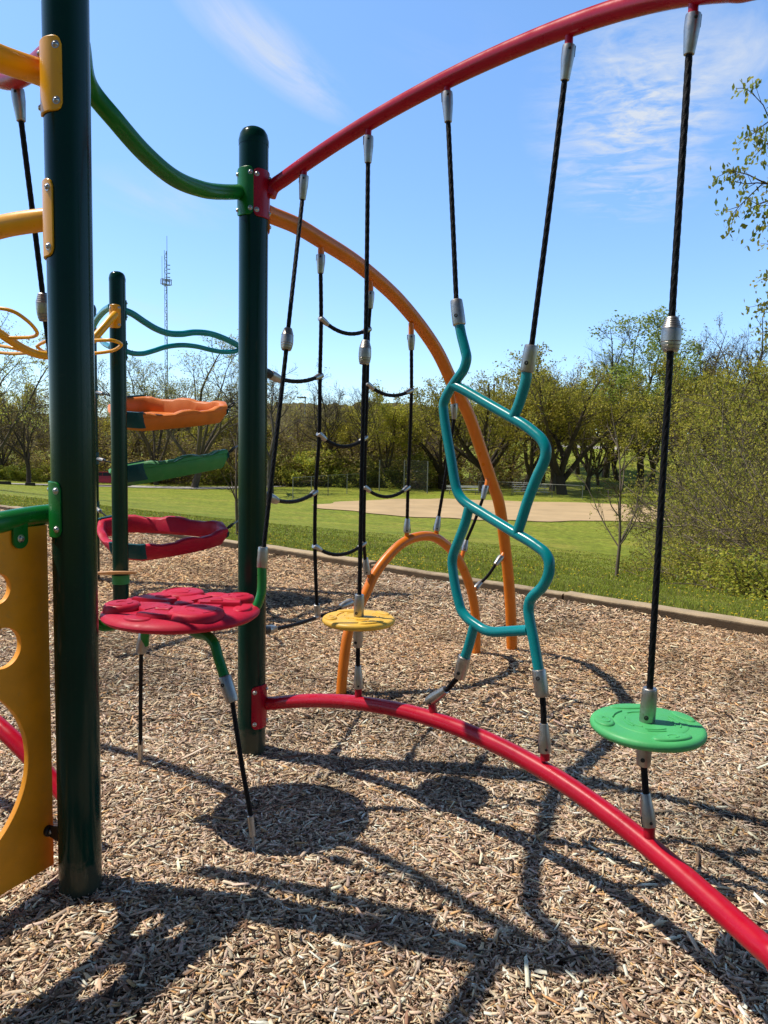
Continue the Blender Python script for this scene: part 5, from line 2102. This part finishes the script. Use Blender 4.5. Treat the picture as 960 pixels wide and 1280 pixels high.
# ------------------------------------------------------------------ ball field fittings
def wire_mat(name, scale, thick, col):
    m, nt, out = new_mat(name)
    tc = N(nt, 'ShaderNodeTexCoord')
    sx = N(nt, 'ShaderNodeSeparateXYZ')
    nt.links.new(tc.outputs['Object'], sx.inputs[0])
    ad = N(nt, 'ShaderNodeMath', operation='ADD')
    su = N(nt, 'ShaderNodeMath', operation='SUBTRACT')
    xy = N(nt, 'ShaderNodeMath', operation='ADD')
    nt.links.new(sx.outputs[0], xy.inputs[0])
    nt.links.new(sx.outputs[1], xy.inputs[1])
    for n_ in (ad, su):
        nt.links.new(xy.outputs[0], n_.inputs[0])
        nt.links.new(sx.outputs[2], n_.inputs[1])
    res = []
    for n_ in (ad, su):
        mu = N(nt, 'ShaderNodeMath', operation='MULTIPLY')
        mu.inputs[1].default_value = scale
        nt.links.new(n_.outputs[0], mu.inputs[0])
        fr = N(nt, 'ShaderNodeMath', operation='FRACT')
        nt.links.new(mu.outputs[0], fr.inputs[0])
        lt = N(nt, 'ShaderNodeMath', operation='LESS_THAN')
        lt.inputs[1].default_value = thick
        nt.links.new(fr.outputs[0], lt.inputs[0])
        res.append(lt.outputs[0])
    mx = N(nt, 'ShaderNodeMath', operation='MAXIMUM')
    nt.links.new(res[0], mx.inputs[0])
    nt.links.new(res[1], mx.inputs[1])
    tr = N(nt, 'ShaderNodeBsdfTransparent')
    b = N(nt, 'ShaderNodeBsdfPrincipled')
    b.inputs['Base Color'].default_value = (*col, 1)
    b.inputs['Roughness'].default_value = 0.6
    ms = N(nt, 'ShaderNodeMixShader')
    nt.links.new(mx.outputs[0], ms.inputs[0])
    nt.links.new(tr.outputs[0], ms.inputs[1])
    nt.links.new(b.outputs[0], ms.inputs[2])
    nt.links.new(ms.outputs[0], out.inputs[0])
    return m


M['wire'] = wire_mat('chain_link_wire', 9.0, 0.07, (0.09, 0.095, 0.095))


def fence(label, pts, h, posts_every=3.0):
    pts = [np.array([x, y, float(terr(x, y))]) for x, y in pts]
    t = Thing('chain_link_fence', label, 'fence', pts[0])
    mesh = MB()
    rail = MB()
    for a, b in zip(pts[:-1], pts[1:]):
        L = np.linalg.norm(b - a)
        n_ = max(1, int(L / posts_every))
        for i in range(n_ + 1):
            q = a + (b - a) * i / n_
            q[2] = float(terr(q[0], q[1]))
            pm = MB()
            sweep(pm, [q - np.array([0, 0, .2]), q + np.array([0, 0, h])], 0.035, 8)
            t.part('fence_post', pm, M['galv'])
            if i < n_:
                q2 = a + (b - a) * (i + 1) / n_
                q2[2] = float(terr(q2[0], q2[1]))
                mesh.add([q, q2, q2 + np.array([0, 0, h]), q + np.array([0, 0, h])], [(0, 1, 2, 3)])
                sweep(rail, [q + np.array([0, 0, h]), q2 + np.array([0, 0, h])], 0.025, 6)
    t.part('wire_mesh', mesh, M['wire'])
    t.part('top_rail', rail, M['galv'])
    return t


def XY(px, Y):
    g = on_ground(px, 0, Y)
    return (g[0], g[1])


fence('low chain link fence left of the backstop, along the ball field edge', [XY(366, 62), XY(410, 68), XY(455, 75)], 1.9)
fence('low chain link fence right of the orange arch leg, in front of the far trees', [XY(598, 75), XY(640, 74), XY(690, 72), XY(728, 71)], 1.3)
bp = [np.array([*XY(px, Y), 0]) for px, Y in ((457, 74), (474, 77.5), (505, 78), (534, 75.5))]
for q in bp:
    q[2] = float(terr(q[0], q[1]))
t = Thing('backstop', 'tall wire mesh backstop behind the dirt infield', 'backstop', bp[1])
for q in bp:
    mb = MB()
    sweep(mb, [q - np.array([0, 0, .2]), q + np.array([0, 0, 3.3])], 0.06, 8)
    t.part('backstop_post', mb, M['galv'])
mb = MB()
hood = MB()
for a, b in zip(bp[:-1], bp[1:]):
    u = np.array([0, 0, 3.3])
    mb.add([a, b, b + u, a + u], [(0, 1, 2, 3)])
    fwd = np.array([0.1, -1.3, 0.7])
    hood.add([a + u, b + u, b + u + fwd, a + u + fwd], [(0, 1, 2, 3)])
    for z in (1.1, 2.2, 3.3):
        sweep(mb, [a + np.array([0, 0, z]), b + np.array([0, 0, z])], 0.035, 6)
t.part('wire_panel', mb, M['wire'])
t.part('wire_hood', hood, M['wire'])

g0 = on_ground(665, 0, 76)
t = Thing('bleachers', 'low pale aluminium bleachers behind the right end of the infield', 'bleachers', g0)
for i in range(4):
    mb = MB()
    box(mb, g0 + np.array([0, 0.5 * i, 0.30 + 0.22 * i]), 3.6, 0.26, 0.05)
    t.part('bench_plank', mb, M['white'])
for dx in (-1.6, 0, 1.6):
    mb = MB()
    bar(mb, g0 + np.array([dx, -0.1, 0]), g0 + np.array([dx, 1.7, 0.95]), 0.03)
    bar(mb, g0 + np.array([dx, 1.6, 0]), g0 + np.array([dx, 1.6, 0.95]), 0.03)
    t.part('bench_frame', mb, M['galv'])
g0 = on_ground(578, 0, 74)
t = Thing('player_bench', 'long white player bench behind the teal climber at the infield edge', 'bench', g0)
mb = MB()
box(mb, g0 + np.array([0, 0, 0.48]), 3.2, 0.3, 0.07)
t.part('seat', mb, M['white'])
mb = MB()
box(mb, g0 + np.array([0, 0.22, 0.8]), 3.2, 0.05, 0.22)
t.part('backrest', mb, M['white'])
for dx in (-1.3, 1.3):
    mb = MB()
    bar(mb, g0 + np.array([dx, 0, 0]), g0 + np.array([dx, 0.05, 0.47]), 0.04)
    bar(mb, g0 + np.array([dx, 0.2, 0.45]), g0 + np.array([dx, 0.24, 0.9]), 0.03)
    t.part('leg', mb, M['galv'])

# ------------------------------------------------------------------ tower, poles, car, house
g0 = on_ground(208, 0, 420)
g0[0] = P(208, 420, 420)[0]
t = Thing('radio_tower', 'tall thin lattice radio tower in the distance above the teal rails', 'tower', (g0[0], g0[1], 0))
ztop = P(208, 313, 420)[2]
zplat = P(208, 353, 420)[2]
zant = P(208, 295, 420)[2]
mb = MB()
rt = 0.85
cor = [(g0[0] + rt * math.cos(a), g0[1] + rt * math.sin(a)) for a in (R(90), R(210), R(330))]
for (x, y) in cor:
    bar(mb, (x, y, -5), (x, y, ztop), 0.13, 5)
z = 0.0
k = 0
while z < ztop - 3.5:
    for i in range(3):
        a, b = cor[i], cor[(i + 1) % 3]
        bar(mb, (*a, z), (*b, z), 0.09, 4)
        if k % 2 == i % 2:
            bar(mb, (*a, z), (*b, z + 3.6), 0.08, 4)
        else:
            bar(mb, (*b, z), (*a, z + 3.6), 0.08, 4)
    z += 3.6
    k += 1
t.part('lattice_mast', mb, M['tower'])
mb = MB()
for zz in (zplat - 1.4, zplat + 1.4):
    for i in range(3):
        a = np.array([g0[0] + 3.3 * math.cos(R(90 + 120 * i + 30)), g0[1] + 3.3 * math.sin(R(90 + 120 * i + 30)), zz])
        b = np.array([g0[0] + 3.3 * math.cos(R(210 + 120 * i + 30)), g0[1] + 3.3 * math.sin(R(210 + 120 * i + 30)), zz])
        bar(mb, a, b, 0.16, 5)
        bar(mb, a, np.array([g0[0], g0[1], zz]), 0.2, 5)
for i in range(10):
    an = 2 * math.pi * i / 10
    box(mb, (g0[0] + 2.9 * math.cos(an), g0[1] + 2.9 * math.sin(an), zplat + 0.3), 0.35, 0.3, 2.6, an)
t.part('antenna_platform', mb, M['tower'])
mb = MB()
bar(mb, (g0[0] + 0.6, g0[1], ztop - 4), (g0[0] + 0.6, g0[1], zant), 0.13, 6)
bar(mb, (g0[0] - 2.2, g0[1], ztop - 19), (g0[0] - 2.2, g0[1], ztop - 3), 0.10, 6)
bar(mb, (g0[0] - 2.2, g0[1], ztop - 18), (g0[0], g0[1], ztop - 18), 0.12, 6)
for i in range(6):
    box(mb, (g0[0] + 1.6, g0[1], ztop - 8 - i * 2.2), 1.4, 0.5, 0.4)
t.part('whip_antenna', mb, M['tower'])

g0 = on_ground(614, 0, 130)
t = Thing('utility_pole', 'twin wooden utility pole rising over the trees behind the teal climber', 'utility pole', g0)
for px in (611, 617.7):
    q = P(px, 480, 130)
    mb = MB()
    bar(mb, (q[0], 130, g0[2] - 1), (q[0], 130, q[2]), 0.17, 8)
    t.part('pole', mb, M['pole'])
a, b = P(604.5, 490.5, 129.7), P(619.5, 491.5, 129.7)
mb = MB()
bar(mb, a, b, 0.16, 6)
t.part('crossarm', mb, M['pole'])
for i in range(4):
    q = a + (b - a) * (0.06 + 0.29 * i)
    mb = MB()
    lathe(mb, q, q + np.array([0, 0, 0.5]), [(0, .05), (.4, .12), (.5, .07), (.7, .12), (1, .05)], 8)
    t.part('insulator', mb, M['galv'])

g0 = on_ground(381, 0, 106)
t = Thing('light_pole', 'thin grey light pole standing among the trees between the first net ropes', 'light pole', g0)
q = P(381.5, 497, 106)
mb = MB()
sweep(mb, [np.array([q[0], 106, g0[2] - .5]), np.array([q[0], 106, q[2]])], [0.14, 0.08], 8)
t.part('pole', mb, M['galv'])
mb = MB()
box(mb, (q[0] - 0.5, 106, q[2]), 1.3, 0.3, 0.22)
t.part('lamp_head', mb, M['galv'])


def car():
    M['car_red'] = paint('red_car_paint', (0.38, 0.012, 0.015), 0.22, dust_amt=0.04, coat=0.8)
    glass = plain('dark_car_glass', (0.015, 0.017, 0.02), 0.08, 0.1, 1.0)
    tyre = plain('car_tyre', (0.012, 0.012, 0.012), 0.9, 0.2, 5.0)
    g = on_ground(131, 0, 75)
    t = Thing('parked_car', 'small red car on the pale road at the left, between the posts', 'car', g)
    x0, y0, z0 = g
    z0 += 0.06
    prof = [(-2.1, 0.32), (-2.15, 0.62), (-2.02, 0.86), (-1.2, 0.94), (-0.62, 1.36), (0.75, 1.40), (1.55, 0.98), (2.05, 0.9), (2.12, 0.55), (2.08, 0.3)]
    mb = MB()
    V = []
    n = len(prof)
    for s, ins in ((-1, 0.0), (1, 0.0)):
        for (x, z) in prof:
            w = 0.86 if z < 1.0 else 0.64
            V.append((x0 + x, y0 + s * w, z0 + z))
    F = [tuple(range(n)), tuple(range(n, 2 * n))[::-1]] + [(i, n + i, n + (i + 1) % n, (i + 1) % n) for i in range(n)]
    mb.add(V, F)
    t.part('body', mb, M['car_red'])
    for s in (-1, 1):
        for pts in ([(-0.98, 1.0), (-0.55, 1.3), (0.05, 1.32), (0.05, 1.0)], [(0.12, 1.0), (0.12, 1.32), (0.68, 1.32), (1.25, 1.0)]):
            mb = MB()
            mb.add([(x0 + x, y0 + s * ((0.85 if z < 1.1 else 0.69) + 0.015), z0 + z) for x, z in pts], [(0, 1, 2, 3)])
            t.part('side_window', mb, glass)
        for x in (-1.3, 1.3):
            mb = MB()
            lathe(mb, (x0 + x, y0 + s * 0.70, z0 + 0.32), (x0 + x, y0 + s * 0.90, z0 + 0.32), [(0, 0.2), (0, 0.31), (0.15, 0.33), (0.85, 0.33), (1, 0.3), (1, 0.2)], 20)
            w = t.part('wheel', mb, tyre)
            mb = MB()
            lathe(mb, (x0 + x, y0 + s * 0.88, z0 + 0.32), (x0 + x, y0 + s * 0.912, z0 + 0.32), [(0, 0.2), (0.6, 0.2), (1, 0.12), (1, 0.03)], 16)
            t.part('rim', mb, M['metal'], w)


car()
M['stopper'] = plain('dark_parking_block', (0.03, 0.03, 0.03), 0.9, 0.3, 2.0)
for (px, w, lab) in ((4, 1.5, 'dark low block beside the pale road at the very left edge'), (38, 0.9, 'small dark low block beside the pale road, just left of the nearest post')):
    g = on_ground(px, 0, 70.0)
    mb = MB()
    V = []
    for dx in (-w / 2, w / 2):
        V += [(g[0] + dx, g[1] - 0.14, g[2] - .05), (g[0] + dx, g[1] + 0.14, g[2] - .05), (g[0] + dx * .96, g[1] + 0.09, g[2] + 0.3), (g[0] + dx * .96, g[1] - 0.09, g[2] + 0.3)]
    mb.add(V, [(0, 1, 2, 3), (4, 7, 6, 5), (0, 4, 5, 1), (1, 5, 6, 2), (2, 6, 7, 3), (3, 7, 4, 0)])
    o = make_obj('parking_block', mb, M['stopper'])
    tag(o, lab, 'parking block')


def house():
    g = on_ground(822, 0, 118)
    t = Thing('house', 'small brown house half hidden by the trees behind the nearest rope', 'house', g)
    x, y, z = g
    mb = MB()
    box(mb, (x, y + 3, z + 1.4), 9.0, 6.0, 2.8)
    w = t.part('wall', mb, M['brick'])
    mb = MB()
    V = [(x - 5, y - .5, z + 2.8), (x + 5, y - .5, z + 2.8), (x + 5, y + 6.5, z + 2.8), (x - 5, y + 6.5, z + 2.8), (x - 5, y + 3, z + 4.9), (x + 5, y + 3, z + 4.9)]
    mb.add(V, [(0, 1, 5, 4), (2, 3, 4, 5), (1, 2, 5), (3, 0, 4), (3, 2, 1, 0)])
    t.part('roof', mb, M['roof'])
    for dx in (-2.8, 2.6):
        mb = MB()
        box(mb, (x + dx, y - 0.03, z + 1.6), 1.3, 0.06, 1.1)
        wn = t.part('window', mb, M['white'])
        mb = MB()
        box(mb, (x + dx, y - 0.065, z + 1.6), 1.1, 0.02, 0.9)
        t.part('pane', mb, M['socket'], wn)
    mb = MB()
    box(mb, (x, y - 0.03, z + 1.05), 1.0, 0.06, 2.1)
    t.part('door', mb, M['white'])


house()

# ================================================================== LIGHT, SKY, CAMERA
SUN = np.array([-0.567, 0.095, 1.0])
SUN = SUN / np.linalg.norm(SUN)
sun = bpy.data.lights.new('sun', 'SUN')
sun.energy = 5.0
sun.angle = R(0.53)
sun.color = (1.0, 0.915, 0.80)
so = bpy.data.objects.new('sun', sun)
COL.objects.link(so)
so.rotation_euler = Vector(-SUN).to_track_quat('-Z', 'Y').to_euler()
elev = math.asin(SUN[2])
azim = math.atan2(SUN[0], SUN[1])

world = bpy.data.worlds.new('World')
scene.world = world
world.use_nodes = True
nt = world.node_tree
nt.nodes.clear()
wo = nt.nodes.new('ShaderNodeOutputWorld')
bgn = nt.nodes.new('ShaderNodeBackground')
sky = nt.nodes.new('ShaderNodeTexSky')
sky.sky_type = 'NISHITA'
sky.sun_disc = False
sky.sun_elevation = elev
sky.sun_rotation = azim
sky.altitude = 200
sky.air_density = 1.0
sky.dust_density = 0.6
sky.ozone_density = 1.6
bgn.inputs['Strength'].default_value = SKY_STR = 0.15
hs = nt.nodes.new('ShaderNodeHueSaturation')
hs.inputs['Saturation'].default_value = 1.16
hs.inputs['Value'].default_value = 1.58
nt.links.new(sky.outputs[0], hs.inputs['Color'])
# thin cirrus: noise on the plane the cloud layer lies in
tc = nt.nodes.new('ShaderNodeTexCoord')
sep = nt.nodes.new('ShaderNodeSeparateXYZ')
nt.links.new(tc.outputs['Generated'], sep.inputs[0])
zc = N(nt, 'ShaderNodeMath', operation='MAXIMUM')
zc.inputs[1].default_value = 0.05
nt.links.new(sep.outputs[2], zc.inputs[0])
comb = nt.nodes.new('ShaderNodeCombineXYZ')
for i in (0, 1):
    dv = N(nt, 'ShaderNodeMath', operation='DIVIDE')
    nt.links.new(sep.outputs[i], dv.inputs[0])
    nt.links.new(zc.outputs[0], dv.inputs[1])
    nt.links.new(dv.outputs[0], comb.inputs[i])


def cloud_dir(px, py):
    d = ray(px, py)
    return np.array([d[0] / d[2], d[1] / d[2]])


def wisp(px0, py0, px1, py1, width, amount, scale, stretch, seed):
    """a streak of cirrus in the cloud plane between two bearings"""
    a, b = cloud_dir(px0, py0), cloud_dir(px1, py1)
    c = (a + b) / 2
    L = np.linalg.norm(b - a) / 2
    an = math.atan2(b[1] - a[1], b[0] - a[0])
    mp = nt.nodes.new('ShaderNodeMapping')
    mp.vector_type = 'TEXTURE'
    mp.inputs['Location'].default_value = (c[0], c[1], 0)
    mp.inputs['Rotation'].default_value = (0, 0, an)
    mp.inputs['Scale'].default_value = (L, width, 1)
    nt.links.new(comb.outputs[0], mp.inputs['Vector'])
    ln = N(nt, 'ShaderNodeVectorMath', operation='LENGTH')
    nt.links.new(mp.outputs[0], ln.inputs[0])
    msk = ramp(nt, ln.outputs['Value'], [(0.0, (1,) * 3), (1.0, (0,) * 3)])
    mp2 = nt.nodes.new('ShaderNodeMapping')
    mp2.vector_type = 'TEXTURE'
    mp2.inputs['Location'].default_value = (c[0] + seed, c[1], seed)
    mp2.inputs['Rotation'].default_value = (0, 0, an + 0.15)
    mp2.inputs['Scale'].default_value = (stretch, 1, 1)
    nt.links.new(comb.outputs[0], mp2.inputs['Vector'])
    nz = noise(nt, scale, 9, 0.62, mp2.outputs[0], dist=0.6)
    nr = ramp(nt, nz, [(0.42, (0,) * 3), (0.80, (1,) * 3)])
    mu = N(nt, 'ShaderNodeMath', operation='MULTIPLY')
    nt.links.new(msk, mu.inputs[0])
    nt.links.new(nr, mu.inputs[1])
    m2 = N(nt, 'ShaderNodeMath', operation='MULTIPLY')
    nt.links.new(mu.outputs[0], m2.inputs[0])
    m2.inputs[1].default_value = amount * 2.3
    return m2.outputs[0]


ws = [wisp(800, -60, 790, 290, 0.36, 0.85, 5.0, 0.6, 1.3), wisp(775, 10, 820, 210, 0.28, 0.6, 11.0, 0.7, 4.1), wisp(200, -60, 440, 160, 0.13, 0.75, 5.0, 4.0, 7.7), wisp(110, 200, 300, 290, 0.35, 0.4, 2.0, 4.0, 2.9),
      wisp(890, -20, 960, 130, 0.25, 0.5, 4.0, 2.0, 9.2), wisp(480, 20, 620, 90, 0.2, 0.16, 3.0, 3.0, 5.5), wisp(120, 330, 330, 420, 1.2, 0.22, 1.0, 4.0, 3.3)]
acc = ws[0]
for w_ in ws[1:]:
    ad = N(nt, 'ShaderNodeMath', operation='ADD')
    nt.links.new(acc, ad.inputs[0])
    nt.links.new(w_, ad.inputs[1])
    acc = ad.outputs[0]
cl = N(nt, 'ShaderNodeClamp')
nt.links.new(acc, cl.inputs[0])
zr = ramp(nt, sep.outputs[2], [(0.0, (0.70, 0.84, 1.03)), (0.22, (0.90, 0.94, 1.04)), (0.54, (1.10, 1.10, 1.10)), (0.74, (0.16, 0.16, 0.16))])  # tint by height; overhead sky, out of view, dimmed to weaken the fill
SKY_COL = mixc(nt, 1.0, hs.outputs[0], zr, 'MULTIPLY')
yr = N(nt, 'ShaderNodeMapRange')  # added dimming of the unseen sky behind the camera, for deeper shade
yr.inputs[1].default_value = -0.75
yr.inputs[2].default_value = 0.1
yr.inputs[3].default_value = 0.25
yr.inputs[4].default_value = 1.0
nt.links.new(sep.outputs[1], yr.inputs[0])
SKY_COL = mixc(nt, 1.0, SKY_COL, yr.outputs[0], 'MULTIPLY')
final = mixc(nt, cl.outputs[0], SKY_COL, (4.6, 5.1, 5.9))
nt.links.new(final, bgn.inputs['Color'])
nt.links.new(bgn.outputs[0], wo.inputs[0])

cam = bpy.data.cameras.new('camera')
cam.sensor_fit = 'VERTICAL'
cam.sensor_height = 36.0
cam.lens = 36.0 * FPX / 1280.0
cam.clip_start = 0.05
cam.clip_end = 4000
co = bpy.data.objects.new('camera', cam)
COL.objects.link(co)
mw = Matrix.Identity(4)
for i in range(3):
    mw[i][0], mw[i][1], mw[i][2], mw[i][3] = RIGHT[i], UP[i], -FWD[i], CAM[i]
co.matrix_world = mw
scene.camera = co
scene.view_settings.view_transform = 'Standard'
scene.view_settings.look = 'None'
scene.view_settings.exposure = 0
scene.view_settings.gamma = 1
scene.render.engine = 'CYCLES'
scene.cycles.max_bounces = 6
scene.cycles.transparent_max_bounces = 16
scene.cycles.use_denoising = True
